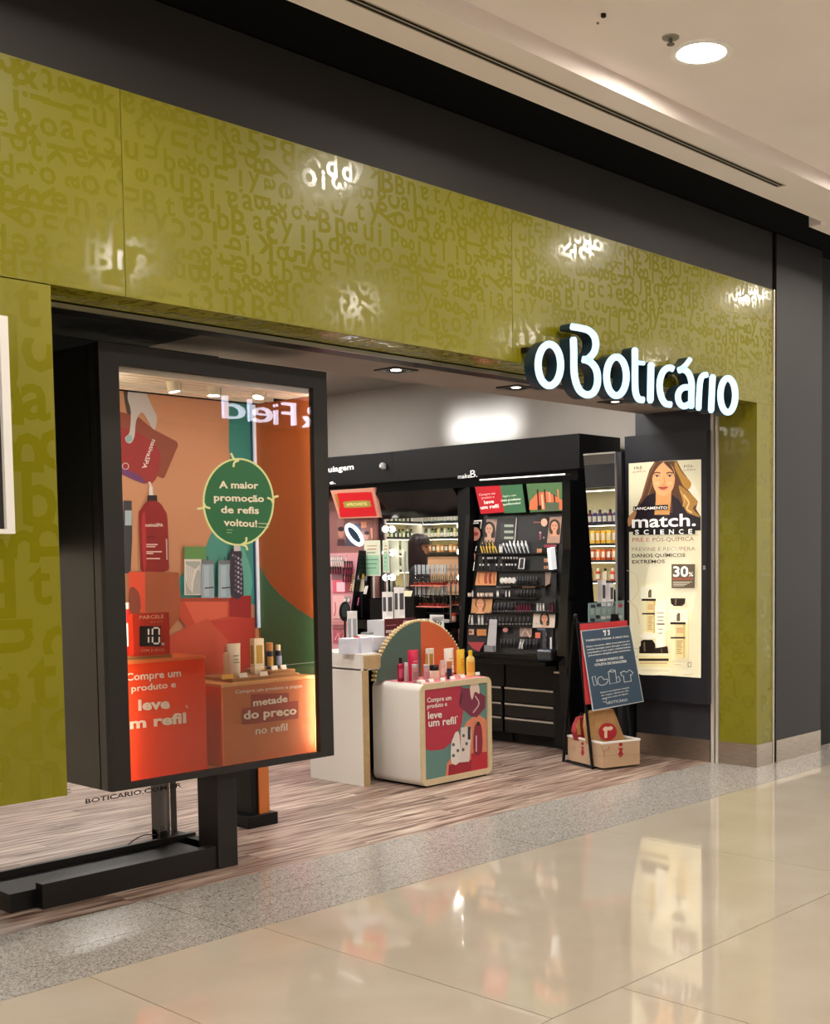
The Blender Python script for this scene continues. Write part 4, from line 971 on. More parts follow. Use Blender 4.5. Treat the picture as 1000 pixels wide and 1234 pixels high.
for z, lab, grp in ((zt1, 'clear red-based bottle on the rack upper tier', 'clear bottles on the upper tier'), (zt0, 'clear red-based bottle on the rack lower tier', 'clear bottles on the lower tier')):
    for i in range(7):
        for j in range(2):
            p = (7.40+.045*j, ya+.03+i*(yb-ya-.06)/6+.012*j, z+.0005)
            lb_ = lab+(', front rank', ', rear rank')[j]
            if k == 0: cp.location = p; cp['label'] = lb_; cp['group'] = grp
            else: dup(cp, p, 0, lb_, grp)
            k += 1
t = jar('red_topped_jar', 'round red topped tester above the clear bottle rack', 'e8b0a0', 'd03a2c', .022, .07); put(t, 7.44, ya+.06, zt1+.137+.0) if False else put(t, 7.53, ya+.03, Z1+.001)
# 30 card
a, b = W(519, 765, 0, 7.27), W(533, 741, 0, 7.27)
t = thing('discount_card', 'small white card with the number 30 behind the orange half circle board', 'card', (7.27, (a.y+b.y)/2, b.z-.2))
MB().box(7.272, 7.278, b.y-.01, a.y+.01, min(a.z, b.z), max(a.z, b.z)).build('card', mat('e4e4e2', .5), t); MB().box(7.278, 7.30, (a.y+b.y)/2-.02, (a.y+b.y)/2+.02, .99, 1.01).build('clip', ALU, t)
P = Print(0, 7.272, (400, 640, 5.882)); P.text('30', (722, 665), (778, 668), 30, '2a2a2a', .03)
for k in range(4): P.line([(712, 612+k*7), (790, 610+k*7)], 3, '4a4a4a')
P.build(t)

# maquiagem display (far end)
mq = thing('makeup_display', 'mauve and pink slanted make-up display at the far left of the wall', 'display', (7.6, 9.1, 0))
MB().box(7.55, 7.93, 8.38, 9.75, .0, 2.13).build('back_panel', mat('8a5a58', .5), mq)
profile([(7.50, 1.60), (7.55, 1.60), (7.55, .0), (7.36, .0), (7.30, .72)], 8.46, 9.72).build('slanted_board', mat('c98a90', .5), mq)
profile([(7.44, 1.62), (7.93, 1.62), (7.93, .0), (7.32, .0), (7.26, .72)], 8.43, 8.46).build('side_cheek', BLKG, mq)
C8 = (395, 580, 6.17)
P = Print(0, 7.55, C8, rough=.5, off=.002); P.clip = ((1, 8.385, 9.7),)
P.rect(70, 270, 395, 575, '8f615c'); P.ell(100, 385, 22, 35, 'b98070'); P.ell(100, 355, 24, 18, '2a1a1c'); P.poly([(75, 430), (125, 430), (135, 480), (70, 480)], '4a2a2c'); P.ell(290, 405, 18, 28, 'c08a78'); P.ell(292, 385, 20, 14, '2a1a1c')
P.rect(248, 300, 290, 345, 'd89070'); P.poly([(318, 350), (350, 345), (355, 425), (328, 425)], 'e09a78'); P.rect(135, 318, 250, 480, '46465a')
P.build(mq, 'print')
a = W(399, 590, 0, FX); q = [W(*p, 0, FX) for p in ((398, 591), (450.5, 587.5))]+[W(*p, 0, 7.5) for p in ((457.5, 623.5), (408.5, 625))]
t = thing('promotion_screen', 'tilted red promotion screen with a peach frame at the far make-up display', 'screen', (7.45, (q[0].y+q[1].y)/2, q[2].z))
MB().prism(q, (.03, 0, 0)).build('frame', mat('e0a088', .5, emit=.15), t)
P = plane_print(q[0], (q[1]-q[0]).cross(q[3]-q[0]), C8, emit=.5, off=.002); P.poly([(72, 88), (325, 78), (365, 258), (92, 268)], 'c81420')
P.poly([(50, 95), (72, 92), (92, 190), (75, 190)], 'a8702c')
P.poly([(128, 150), (300, 142), (318, 165), (312, 188), (140, 196), (122, 175)], '9a8a3a', 4); P.text('APROVEITE', (142, 184), (296, 178), 20, 'e8dc98', .01); P.build(t, 'screen_picture')
t = thing('ring_light', 'oval glowing white ring light on the mauve panel below the red screen', 'ring light', (7.53, 8.7, 1.7))
pts = [(197+56*math.cos(x)*math.cos(-.35)+74*math.sin(x)*math.sin(.35), 398+74*math.sin(x)*math.cos(.35)+56*math.cos(x)*math.sin(.35)) for x in (2*math.pi*k/24 for k in range(24))]
q = [W(C8[0]+x/C8[2], C8[1]+y/C8[2], 0, 7.53) for x, y in pts]; MB().tube(q, .016, 8, closed=True).build('ring', mat((.8, .9, 1), .5, emit=3.5), t); 
MB().prism(q, (.01, 0, 0)).build('inner_disc', mat('1f3345', .2), t)
# products on the slanted pink board
SP0 = Vector((7.5, 9, 1.6)); SN = Vector((-.88, 0, .20)).normalized()
if SN.dot(CAM-SP0) < 0: SN = -SN
P = plane_print(SP0, SN, C8, off=.004, rough=.45)
P.rect(30, 640, 120, 735, '7a4a54'); P.rect(40, 735, 150, 830, 'd0506a'); P.rect(68, 750, 140, 822, 'e8b8c4'); P.rect(40, 850, 125, 1020, 'e0a8a8'); P.line([(50, 1005), (62, 960), (56, 900)], 8, 'b04a58', smooth=4)
P.rect(130, 640, 190, 825, '8a2238'); P.rect(195, 595, 250, 660, 'c88a98'); P.rect(215, 690, 275, 725, 'd8a83c'); P.rect(185, 730, 275, 820, 'c0b8a0'); P.ell(222, 785, 26, 26, 'f0b82c', 18); P.ell(222, 785, 12, 12, 'e08a2c', 12)
P.rect(130, 860, 180, 925, '8a8a8a'); P.poly([(180, 870), (240, 865), (230, 925), (175, 925)], 'e878a8'); P.rect(40, 1040, 240, 1070, 'b87878'); P.rect(40, 1075, 130, 1100, '8a4a50'); P.rect(45, 1110, 110, 1200, 'b05060'); P.line([(60, 1180), (80, 1130), (100, 1190)], 8, 'e0b0a8')
for x in (250, 262): P.line([(x+40, 780), (x+25, 840)], 10, 'e0dcd8')
for k in range(7): P.ell(195-k*3, 700+k*18, 6, 7, 'd8c888', 8)
P.build(mq, 'print')
def tq(k, px, py, lab, grp, sc=1, out=.02):
    p = hit(C8[0]+px/C8[2], C8[1]+py/C8[2], SP0, SN); o = dup(protos[k], (p.x-out, p.y, p.z), 0, lab, grp, sc); return o
for k, xs, yy, lab, grp, sc in (('white', [40, 55, 70, 85, 100, 115, 150], 600, 'silver grey capped tube on the top row of the pink display', 'silver tubes on the pink display', .7),
  ('white', [42, 58, 74, 92, 110, 126], 632, 'silver grey capped tube on the second row of the pink display', 'silver tubes, second row', .7),
  ('burg', [35, 52, 70, 88, 106], 690, 'mauve lipstick on the third row of the pink display', 'mauve lipsticks, third row', .8),
  ('burg', [140, 158, 176, 192], 650, 'dark red lipstick in the block right of the silver tubes', 'dark red lipsticks, top', .8),
  ('burg', [132, 150, 168, 186], 700, 'dark red lipstick in the middle of the dark red block', 'dark red lipsticks, middle', .8),
  ('burg', [128, 146, 164, 182], 750, 'dark red lipstick in the lower part of the dark red block', 'dark red lipsticks, low', .8),
  ('comp', [140, 168], 900, 'grey compact on the pink display above the oval mirror', 'grey compacts on the pink display', .7)):
    for x in xs: tq(k, x, yy, lab, grp, sc)

# ================================================================== LEFT AND BACK SHELVES (seen in the mirrors)
def shelf_unit(lab, x0, x1, y0, y1, zs, facing):
    t = thing('shelf_unit', lab, 'shelf', ((x0+x1)/2, (y0+y1)/2, 0), 'lit product shelves seen in the mirrors')
    back = mat('e6dcae', .6)
    if facing == 'x': MB().box(x0, x0+.02, y0, y1, 0, 2.45).build('back_panel', back, t)
    else: MB().box(x0, x1, y1-.02, y1, 0, 2.45).build('back_panel', back, t)
    for s in (0, 1):
        if facing == 'x': yy = (y0, y0+.03) if s == 0 else (y1-.03, y1); MB().box(x0+.02, x1, *yy, 0, 2.45).build('side_panel', WHITE, t)
        else: xx = (x0, x0+.03) if s == 0 else (x1-.03, x1); MB().box(*xx, y0, y1-.02, 0, 2.45).build('side_panel', WHITE, t)
    MB().box(x0, x1, y0, y1, 2.45, 2.75).build('header', mat('2a2c30', .4), t)
    for z in zs:
        a = (x0+.02, x1, y0+.03, y1-.03) if facing == 'x' else (x0+.03, x1-.03, y0, y1-.02)
        sh = MB().box(*a, z-.02, z).build('shelf_board', mat('d8d4c8', .4), t)
        e = (x1-.001, x1+.006, y0+.03, y1-.03) if facing == 'x' else (x0+.03, x1-.03, y0-.006, y0+.001)
        MB().box(*e, z-.024, z+.012).build('price_rail', mat('3a3a3a', .5), sh)
    zt = sorted(zs)+[2.43]
    for z in zt[1:]:
        a = (x1-.06, x1-.03, y0+.04, y1-.04) if facing == 'x' else (x0+.04, x1-.04, y0+.03, y0+.06)
        MB().box(*a, z-.03, z-.0215).build('added_light_strip', mat((1, .93, .7), .5, emit=9), t)  # glowing strips added to brighten the shelves
    return t
UA = shelf_unit('lit shelf unit with purple, yellow and pink products, seen in the tall mirror', 1.45, 1.85, 9.3, 11.6, [.35, .65, .93, 1.21, 1.48, 1.70, 1.97], 'x')
UB = shelf_unit('lit shelf unit with green and blue bottles, seen in the vanity mirror', 1.45, 1.85, 12.5, 13.95, [1.62, 1.85, 2.09], 'x')
UC = shelf_unit('small lit shelf unit in the back corner, seen at the left of the vanity mirror', 1.95, 2.75, 13.6, 13.98, [1.1, 1.35, 1.6, 1.85, 2.09], 'y')
dr = thing('drawer_chest', 'peach fronted drawer chest under the shelves, seen in the vanity mirror', 'chest', (1.75, 13.2, 0))
MB().box(1.50, 1.88, 12.54, 13.60, .3, 1.56).build('body', mat('c8a080', .5), dr); MB().box(1.52, 1.86, 12.58, 13.56, 0, .3).build('plinth', BLACK, dr)
for k in range(7): MB().box(1.88, 1.905, 12.56, 13.58, .33+k*.175, .33+k*.175+.14).build('drawer', mat('f0c09a', .5), dr)
pk = {}
def rowfill(kind, ax, fix, a, b, z, step, lab, grp, cols, h, r):
    n = int((b-a)/step)
    for i in range(n):
        c = cols[i % len(cols)]; key = (kind, c)
        if key not in pk:
            if kind == 'b': pk[key] = bottle('perfume_bottle', lab, c, 'e8e4dc' if i % 2 else '2a2a30', r, h, r*.5, h*.22, 'e8e4da', 'bottle')
            elif kind == 'c': pk[key] = carton('perfume_carton', lab, c, r*2, r*1.5, h, 'e8e4da', 'carton')
            else: pk[key] = tubep('cream_tube', lab, c, 'f0ece4', r*2.2, h, .02, lab='f0ece4')
            pk[key]['_u'] = 0
        t = pk[key]; p = (fix, a+step*(i+.5), z+.001) if ax == 'y' else (a+step*(i+.5), fix, z+.001)
        rz = math.pi/2 if ax == 'y' else 0
        if not t['_u']: t['_u'] = 1; t.location = p; t.rotation_euler = (0, 0, rz); t['label'] = lab; t['group'] = grp
        else: dup(t, p, rz, lab, grp)
rowfill('b', 'y', 1.72, 9.6, 11.4, 1.97, .085, 'purple bottle on the uppermost shelf in the tall mirror', 'purple bottles in the tall mirror', ['4a2468', '3a2a8a', '6a2a4a', '2c1c48'], .19, .033)
rowfill('c', 'y', 1.72, 9.6, 10.45, 1.70, .09, 'yellow product box on the second shelf in the tall mirror', 'yellow boxes in the tall mirror', ['e8b82c', 'd89a30', 'f0c850'], .18, .034)
rowfill('c', 'y', 1.72, 10.5, 11.3, 1.70, .09, 'pale blue product box on the second shelf in the tall mirror', 'blue boxes in the tall mirror', ['9cc0e0', 'b8d4ea', '6a98cc'], .18, .034)
rowfill('c', 'y', 1.72, 9.6, 10.5, 1.48, .09, 'orange product box on the third shelf in the tall mirror', 'orange boxes in the tall mirror', ['c8541c', 'd8742c', 'a03c20'], .15, .034)
rowfill('t', 'y', 1.72, 10.55, 11.3, 1.48, .09, 'pink tube on the third shelf in the tall mirror', 'pink tubes in the tall mirror', ['e0407a', 'e86a98', 'd02c50'], .16, .03)
rowfill('b', 'y', 1.72, 9.6, 11.3, 1.21, .12, 'amber or red bottle on the fourth shelf in the tall mirror', 'amber and red bottles in the tall mirror', ['c8902c', 'd83a30', 'e8dcc0', 'c83028'], .17, .032)
rowfill('b', 'y', 1.72, 12.55, 13.9, 2.09, .07, 'green or blue bottle on the upper shelf in the vanity mirror', 'bottles on the upper mirrored shelf', ['2a4a8a', '5a8a5a', '3a78a8', '88a850', '2c3c5c', '6aa8b8'], .17, .03)
rowfill('b', 'y', 1.72, 12.55, 13.9, 1.85, .07, 'green or silver bottle on the lower shelf in the vanity mirror', 'bottles on the lower mirrored shelf', ['7a9a50', 'c8ccd0', '4a6a5a', 'd8c860', '384858'], .15, .03)
rowfill('c', 'y', 1.72, 12.55, 13.9, 1.62, .09, 'amber box on the lowest shelf in the vanity mirror', 'amber boxes in the vanity mirror', ['b8783c', 'd8a060', '6a4a30'], .12, .034)
for z in (1.35, 1.6, 1.85, 2.09): rowfill('b', 'x', 13.78, 2.0, 2.7, z, .085, 'small dark green bottle on the corner shelves, shelf %d from below' % (1+[1.35, 1.6, 1.85, 2.09].index(z)), 'bottles on corner shelf %d' % (1+[1.35, 1.6, 1.85, 2.09].index(z)), ['4a6a4a', '2c3c4c', '8aa870'], .14, .028)

# ================================================================== TALL MIRROR, LIGHT BOX
tm = thing('tall_mirror', 'tall narrow mirror between the make-up testers and the lit poster', 'mirror', (7.63, 5.8, 0))
MX = 7.38
q = [W(703, 549, 0, MX), W(741, 546, 0, MX), W(742, 740, 0, MX), W(717, 740, 0, MX)]
MB().prism(q, (.005, 0, 0)).build('mirror_glass', MIRR, tm)
MB().prism([(MX-.004, q[0].y, q[0].z), (MX-.004, q[1].y, q[1].z), (MX-.004, q[1].y, q[1].z+.012), (MX-.004, q[0].y, q[0].z+.012)], (.02, 0, 0)).build('top_trim', ALU, tm)
MB().prism([(MX-.004, q[1].y, q[1].z), (MX-.004, q[2].y, q[2].z), (MX-.004, q[2].y-.006, q[2].z), (MX-.004, q[1].y-.006, q[1].z)], (.02, 0, 0)).build('side_trim', mat('8a9098', .3, metal=.6), tm)

MB().box(MX+.005, MX+.02, q[2].y, q[3].y, 0, q[2].z).build('backing_board', BLACK, tm); MB().prism([p+Vector((.005, 0, 0)) for p in q], (.015, 0, 0)).build('backing_board', BLACK, tm)
MB().box(MX+.02, 7.66, q[3].y-.03, q[3].y-.01, 1.2, 1.23).build('wall_bracket', BLACK, tm)
dk = struct(box(7.66, 8.05, 5.655, 5.90, 0, 2.345).build('wall_pier', DKWALL))
lb = thing('lit_poster_box', 'tall black light box with a glowing hair care poster of a long haired woman', 'light box', (7.73, 5.28, .44))
x = 7.695
mb = MB()
for a in ((4.906, 4.955, .44, 2.462), (5.612, 5.648, .44, 2.462), (4.955, 5.612, .44, .635), (4.955, 5.612, 2.255, 2.462)): mb.box(x, 7.768, *a)
mb.build('casing', mat('1b1c24', .4), lb); MB().box(7.70, 7.765, 4.955, 5.612, .635, 2.255).build('back_tray', BLACK, lb)
kl = MB(); c_ = W(852, 684, 0, x); kl.box(x-.008, x, 4.915, 4.935, c_.z-.015, c_.z+.015); kl.build('lock', ALU, lb)
PE = .6
P = Print(0, 7.699, (750, 545, 8.2286), emit=PE, rough=.35)
P.poly([(58, 100), (790, 70), (778, 2240), (60, 2240)], 'd9cfae')
P.ell(480, 1350, 250, 420, 'e4dbbc', 30); P.ell(560, 500, 210, 260, 'e6dfc4', 30)
# woman: hair, face, jacket
P.poly([(320, 92), (540, 84), (590, 180), (680, 300), (640, 360), (700, 430), (750, 490), (730, 560), (778, 640), (778, 770), (60, 785), (60, 650), (130, 570), (190, 440), (230, 300), (270, 170)], '5a3a26', 0)
P.poly([(530, 90), (590, 200), (682, 300), (655, 370), (600, 330), (560, 240), (520, 150)], 'b08038', 3)
P.poly([(560, 330), (640, 380), (710, 440), (750, 500), (700, 560), (770, 640), (690, 640), (620, 560), (590, 450)], 'a87a3c', 3)
P.line([(610, 420), (660, 500), (640, 560), (690, 600)], 16, 'dcb878', smooth=4); P.line([(575, 380), (620, 470), (600, 540)], 12, 'c89a58', smooth=4)
P.line([(330, 100), (270, 220), (220, 380), (180, 500)], 16, '7a5238', smooth=4); P.line([(300, 300), (260, 420), (210, 520)], 10, '8a6248', smooth=4)
P.poly([(60, 640), (150, 560), (250, 430), (330, 400), (330, 600), (500, 600), (490, 420), (560, 470), (640, 600), (778, 650), (778, 775), (60, 788)], '241c22', 0)
P.poly([(60, 650), (140, 570), (130, 640), (70, 740)], 'a87850', 3)
P.poly([(335, 370), (490, 370), (485, 470), (470, 620), (320, 620), (335, 480)], 'cf955c')
P.poly([(300, 260), (310, 190), (350, 120), (415, 95), (480, 120), (520, 190), (522, 290), (500, 370), (450, 425), (405, 436), (355, 415), (315, 350)], 'dda36e', 4)
P.poly([(415, 98), (470, 110), (512, 180), (524, 250), (500, 190), (440, 130)], '4e3220', 3); P.poly([(410, 98), (350, 115), (305, 190), (296, 270), (320, 200), (370, 130)], '5a3a26', 3)
for s_ in (-1, 1):
    ex = 412+s_*64; P.ell(ex, 238, 22, 8, 'c9ac94', 14); P.ell(ex, 238, 10, 9, '2e1a14', 12); P.line([(ex-28, 232), (ex, 226), (ex+28, 234)], 6, '2a1812', smooth=3); P.line([(ex-34, 210), (ex, 200), (ex+34, 208)], 12, '5a3824', smooth=3)
P.line([(418, 240), (424, 300), (408, 318)], 7, 'b97c4c', smooth=3); P.line([(390, 322), (412, 330), (436, 320)], 6, 'a86a40', smooth=3)
P.poly([(362, 348), (400, 340), (412, 344), (425, 339), (460, 345), (430, 370), (395, 372)], 'b0503e', 3); P.line([(365, 350), (412, 354), (458, 347)], 4, '7a2c24', smooth=3)
P.ell(352, 310, 26, 20, 'e6b07e', 14); P.ell(478, 306, 24, 20, 'e6b07e', 14)
P.text('PRÉ', (125, 172), (205, 168), 26, '4a4034', .0); P.text('QUÍMICA', (110, 205), (242, 196), 15, '6a5f50')
P.text('PÓS-', (620, 155), (718, 150), 26, '4a4034'); P.text('QUÍMICA', (608, 186), (740, 180), 15, '6a5f50')
P.poly([(118, 538), (462, 520), (460, 568), (116, 582)], '1a1412'); P.text('LANÇAMENTO', (126, 572), (454, 562), 26, 'f4efe4', .02)
P.poly([(115, 770), (115, 822), (732, 812), (732, 745), (60, 745), (60, 790), (115, 790)], '1c1716')
P.text('match.', (106, 748), (738, 728), 118, 'fffaf0', .016, 3)
for ch, xx, ww in (('S', 136, 40), ('C', 222, 50), ('I', 322, 14), ('E', 388, 38), ('N', 474, 48), ('C', 572, 46), ('E', 668, 38)): P.text(ch, (xx, 816-(xx-136)*.014), (xx+ww, 815-(xx-136)*.014), 46, 'fffaf0', .02)
P.text('PRÉ E', (114, 888), (280, 886), 38, 'a8584a'); P.text('PÓS-QUÍMICA', (314, 886), (722, 878), 38, '7a5a4c')
P.text('PREVINE E RECUPERA', (110, 980), (738, 974), 36, '8a8070'); P.text('DANOS QUÍMICOS', (110, 1042), (636, 1036), 34, '3c332a', .02); P.text('EXTREMOS', (110, 1104), (436, 1098), 34, '3c332a', .02)
P.crop = (750, 680, 8.2286)
P.poly([(502, -2), (735, -2), (732, 236), (502, 236)], '5f5240'); P.text('30', (518, 120), (668, 120), 100, 'fffaf0', .02, 3); P.text('%', (672, 118), (716, 118), 40, 'fffaf0', .01); P.text('DE DESCONTO', (518, 154), (716, 152), 18, 'd0533a', .01)
for k in range(4): P.line([(518, 175+k*13), (706-k*24, 174+k*13)], 5, 'd8cdb4')
P.line([(60, 60), (130, 90), (170, 150), (175, 260), (140, 330), (80, 380)], 5, 'b9ae8e', smooth=5); P.line([(70, 360), (150, 420), (170, 480), (188, 590)], 7, 'bdb291', smooth=4)
def serum(x0, y0, x1, y1):
    P.rect(x0-16, y0-130, x1+22, y0, 'ece4c8'); P.rect(x0+58, y0-85, x0+92, y0-20, '6a5c48'); P.rect(x0+68, y0-100, x0+90, y0-80, '4a4034')
    P.rect(x0, y0, x1, y1, 'dcc890'); P.rect(x0, y0, x0+(x1-x0)*.3, y1, 'e8dcae'); P.rect(x0+(x1-x0)*.85, y0, x1, y1, 'c8ae70'); P.rect(x0-4, y0-10, x1+4, y0+12, '241c18'); yy = y0+(y1-y0)*.42; P.rect(x0, yy-8, x1, yy+8, '3a2e24')
    for k in range(4): P.line([(x0+60, y0+50+k*14), (x1-20, y0+50+k*14)], 5, 'b87850')
    for k in range(7): P.line([(x0+60, yy+32+k*20), (x1-22-(k*7) % 18, yy+32+k*20)], 7, '9a7c4c')
serum(215, 350, 348, 680); P.ell(280, 710, 78, 36, 'efe6cc'); serum(504, 582, 648, 925)
P.poly([(505, 335), (655, 335), (648, 390), (620, 412), (540, 412), (512, 390)], '2a211a', 0); P.line([(560, 345), (556, 400)], 14, '7a6a54'); P.line([(500, 420), (470, 470), (470, 940)], 5, 'c4b890', smooth=3); P.line([(660, 420), (682, 450), (684, 960)], 5, 'c4b890', smooth=3)
P.poly([(352, 410), (468, 410), (450, 810), (425, 822), (375, 822), (358, 800)], 'f2ead2'); P.rect(362, 360, 462, 412, 'f0e8d0')
for yy, x0, x1 in ((482, 372, 442), (520, 378, 442), (555, 380, 440), (590, 374, 450), (640, 388, 436), (680, 386, 430)): P.line([(x0, yy), (x1, yy)], 7 if yy != 590 else 13, '6a5a48')
P.poly([(215, 760), (240, 745), (330, 745), (360, 790), (360, 880), (200, 880), (200, 815), (215, 805)], '1e1712', 0); P.poly([(350, 830), (480, 808), (490, 880), (350, 885)], '2a2018'); P.line([(250, 770), (255, 860)], 16, '6a5a48'); P.line([(420, 835), (425, 875)], 12, '6a5a48')
P.poly([(195, 880), (495, 880), (492, 1000), (470, 1015), (220, 1015), (198, 1000)], 'e2d29c', 0); P.rect(197, 930, 493, 955, '3a2c22'); P.line([(205, 895), (488, 895)], 8, 'f4ecd0'); P.line([(205, 975), (480, 975)], 8, 'b08a58')
P.poly([(190, 1020), (500, 1020), (530, 1070), (470, 1092), (230, 1092), (180, 1060)], 'e6dcb8', 2); P.line([(220, 1045), (500, 1050)], 6, 'b8a878')
for (a, b) in (((504, 965), (720, 965)), ((540, 990), (620, 985)), ((120, 830), (200, 830)), ((130, 912), (195, 912))): P.line([a, b], 5, 'b0a484')
P.line([(686, 975), (720, 970), (716, 1012), (690, 1014), (686, 975)], 6, '3a3026'); P.line([(634, 1090), (740, 1088)], 6, 'b8ac8c')
P.build(lb, 'poster_print')

# ================================================================== COUNTERS
c1t = thing('display_counter', 'small white counter with plywood edges and a red refill poster on its front', 'counter', (6.02, 6.1, 0))
def rrect(x0, x1, z0, z1, r, n=5):
    pts = []
    for cx, cz, a0 in ((x1-r, z1-r, 0), (x0+r, z1-r, 90), (x0+r, z0+r, 180), (x1-r, z0+r, 270)):
        for k in range(n+1): a = math.radians(a0+90*k/n); pts.append((cx+r*math.cos(a), cz+r*math.sin(a)))
    return pts
def shell(x0, x1, y0, y1, z0, z1, r, th, parent, names=('shell', 'edge_band')):
    o = rrect(x0, x1, z0, z1, r); i_ = rrect(x0+th, x1-th, z0+th, z1-th, max(r-th, .004)); n = len(o)
    mb = MB(); mb.add([(p[0], y, p[1]) for y in (y0+.012, y1) for p in o], [(k, (k+1) % n, n+(k+1) % n, n+k) for k in range(n)])
    mb.add([(p[0], y, p[1]) for y in (y0+.012, y1) for p in i_], [(k, n+k, n+(k+1) % n, (k+1) % n) for k in range(n)])
    mb.add([(p[0], y1, p[1]) for p in o]+[(p[0], y1, p[1]) for p in i_], [(k, (k+1) % n, n+(k+1) % n, n+k) for k in range(n)])
    mb.build(names[0], WHITE, parent, smooth=True)
    mb = MB(); mb.add([(p[0], y, p[1]) for y in (y0, y0+.012) for p in o]+[(p[0], y, p[1]) for y in (y0, y0+.012) for p in i_],
        [(k, (k+1) % n, n+(k+1) % n, n+k) for k in range(n)]+[(2*n+k, 3*n+k, 3*n+(k+1) % n, 2*n+(k+1) % n) for k in range(n)]+[(k, 2*n+k, 2*n+(k+1) % n, (k+1) % n) for k in range(n)])
    mb.build(names[1], mat('dcc9a4', .5, noise=.15, ns=40), parent, smooth=True)
CX0, CX1 = 5.672, 6.372
shell(CX0, CX1, 5.857, 6.335, .012, .703, .05, .04, c1t)
MB().box(CX0+.05, CX1-.05, 5.87, 6.30, 0, .012).build('plinth', BLACK, c1t)
MB().box(CX0+.038, CX1-.038, 5.872, 5.88, .05, .665).build('poster_board', WHT, c1t)
P = Print(1, 5.872, (380, 680, 4.1667), rough=.35)
P.poly([(535, 630), (862, 594), (862, 1048), (540, 1110)], '5f8a84')
P.poly([(535, 632), (735, 610), (745, 700), (735, 800), (700, 880), (640, 930), (580, 936), (538, 925)], 'b5233f', 0)
P.poly([(720, 860), (760, 790), (810, 750), (858, 780), (860, 1045), (650, 1085), (660, 1000), (690, 960)], 'e08a6a', 0)
P.poly([(730, 620), (800, 625), (852, 665), (850, 720), (810, 768), (780, 765), (718, 710)], '7a2040', 0); P.line([(800, 660), (820, 700), (790, 745)], 6, 'd8b8c0', smooth=3); P.poly([(780, 600), (815, 598), (822, 650), (800, 640), (785, 680), (775, 640)], 'e8d0c4', 3); P.line([(735, 650), (725, 700)], 8, '4a1830')
P.poly([(668, 1008), (862, 960), (862, 1048), (664, 1085)], 'a0182c'); P.poly([(780, 950), (862, 940), (862, 1048), (780, 1062)], 'c02838')
P.poly([(690, 870), (700, 845), (715, 840), (722, 880), (725, 990), (680, 1000), (680, 900)], 'e6e0dc', 2); P.poly([(728, 820), (775, 812), (780, 850), (770, 990), (722, 995)], 'ded6d2', 0); P.rect(762, 815, 776, 880, '2c2426')
for a, b in ((690, 905), (712, 935), (690, 960), (740, 860), (755, 900), (738, 930)): P.ell(a, b, 7, 9, '5a5a62', 8)
P.poly([(795, 830), (805, 800), (820, 795), (832, 830), (832, 945), (793, 950)], '8e1c34', 2); P.rect(806, 790, 820, 810, '2a1420'); P.line([(803, 860), (803, 940)], 7, 'd8b0bc')
w_ = 'f6ece8'
P.text('Compre um', (556, 694), (678, 680), 24, w_, .02); P.text('produto e', (556, 724), (656, 710), 22, w_, .02); P.text('leve', (560, 776), (630, 768), 36, w_, .022, 3); P.text('um refil', (562, 815), (700, 800), 38, w_, .022, 3); P.line([(704, 760), (708, 768)], 4, w_)
P.build(c1t, 'poster_print')
MB().box(CX0+.04, CX1-.04, 5.875, 6.24, .703, .7042).build('top_mat', mat('d8808a', .5), c1t)
# half circle board
sc_ = thing('half_circle_board', 'half circle board, green left and orange right, with a scalloped card edge', 'display board', (6.06, 6.25, .704))
YC, CC, RR = 6.245, (6.058, .665), .435
def arc(a0, a1, r, n=24): return [(CC[0]+r*math.cos(a0+(a1-a0)*k/n), max(CC[1]+r*math.sin(a0+(a1-a0)*k/n), .7045)) for k in range(n+1)]
MB().prism([(p[0], YC, p[1]) for p in arc(.0, math.pi, RR, 40)], (0, .035, 0)).build('board', CARD, sc_)
MB().prism([(p[0], YC-.002, p[1]) for p in [(CC[0], .7045)]+arc(0, math.pi/2, RR-.004)], (0, .002, 0)).build('orange_face', mat('d9683a', .5), sc_)
MB().prism([(p[0], YC-.002, p[1]) for p in [(CC[0], .7045)]+arc(math.pi/2, math.pi, RR-.004)], (0, .002, 0)).build('green_face', mat('4d6b60', .5), sc_)
mb = MB()
for k in range(46):
    a = math.pi*(.015+.97*k/45); p = (CC[0]+(RR+.004)*math.cos(a), CC[1]+(RR+.004)*math.sin(a))
    if p[1] > .71: mb.tube([(p[0], YC-.001, p[1]), (p[0], YC+.036, p[1])], .009, 6)
o = mb.build('scalloped_edge', mat('e4d2a4', .7), sc_); o['kind'] = 'stuff'
# products on counter
ZC = .7045
def cp_(px, y): return max(W(px, 815, 1, y).x, 5.742)
put(bottle('refill_bottle', 'dark red bottle with black cap at the left of the counter', '9a1638', '1a1418', .024, .165, .012, .04, 'c84a6a'), cp_(477, 6.12), 6.12, ZC)
put(bottle('serum_bottle', 'small rose bottle with grey cap at the front left of the counter', 'c88a8c', 'b8b4b4', .021, .125, .019, .02, 'a86a70', sh=.03), cp_(482, 5.98), 5.98, ZC)
put(bottle('serum_bottle', 'small pale bottle with silver cap behind the front left rose bottle', 'c8aab0', 'c8c4c4', .018, .13, .014, .02, sh=.03), cp_(490, 6.08), 6.08, ZC)
put(tubep('hand_cream_tube', 'large bright magenta squeeze tube on the counter', 'd0184c', 'c01a48', .105, .215, .035, lab='f0a8bc'), cp_(498, 6.06), 6.06, ZC)
put(carton('oil_carton', 'white carton with an amber panel standing before the orange half circle', 'f0ead8', .055, .03, .20, 'b88a2c'), cp_(517, 6.2)-.0, 6.19, ZC)
put(bottle('serum_bottle', 'pale rose bottle with grey cap in the middle of the counter', 'cfa0a0', 'b4b0b0', .021, .115, .019, .018, 'b88088', sh=.03), cp_(514, 5.97), 5.97, ZC)
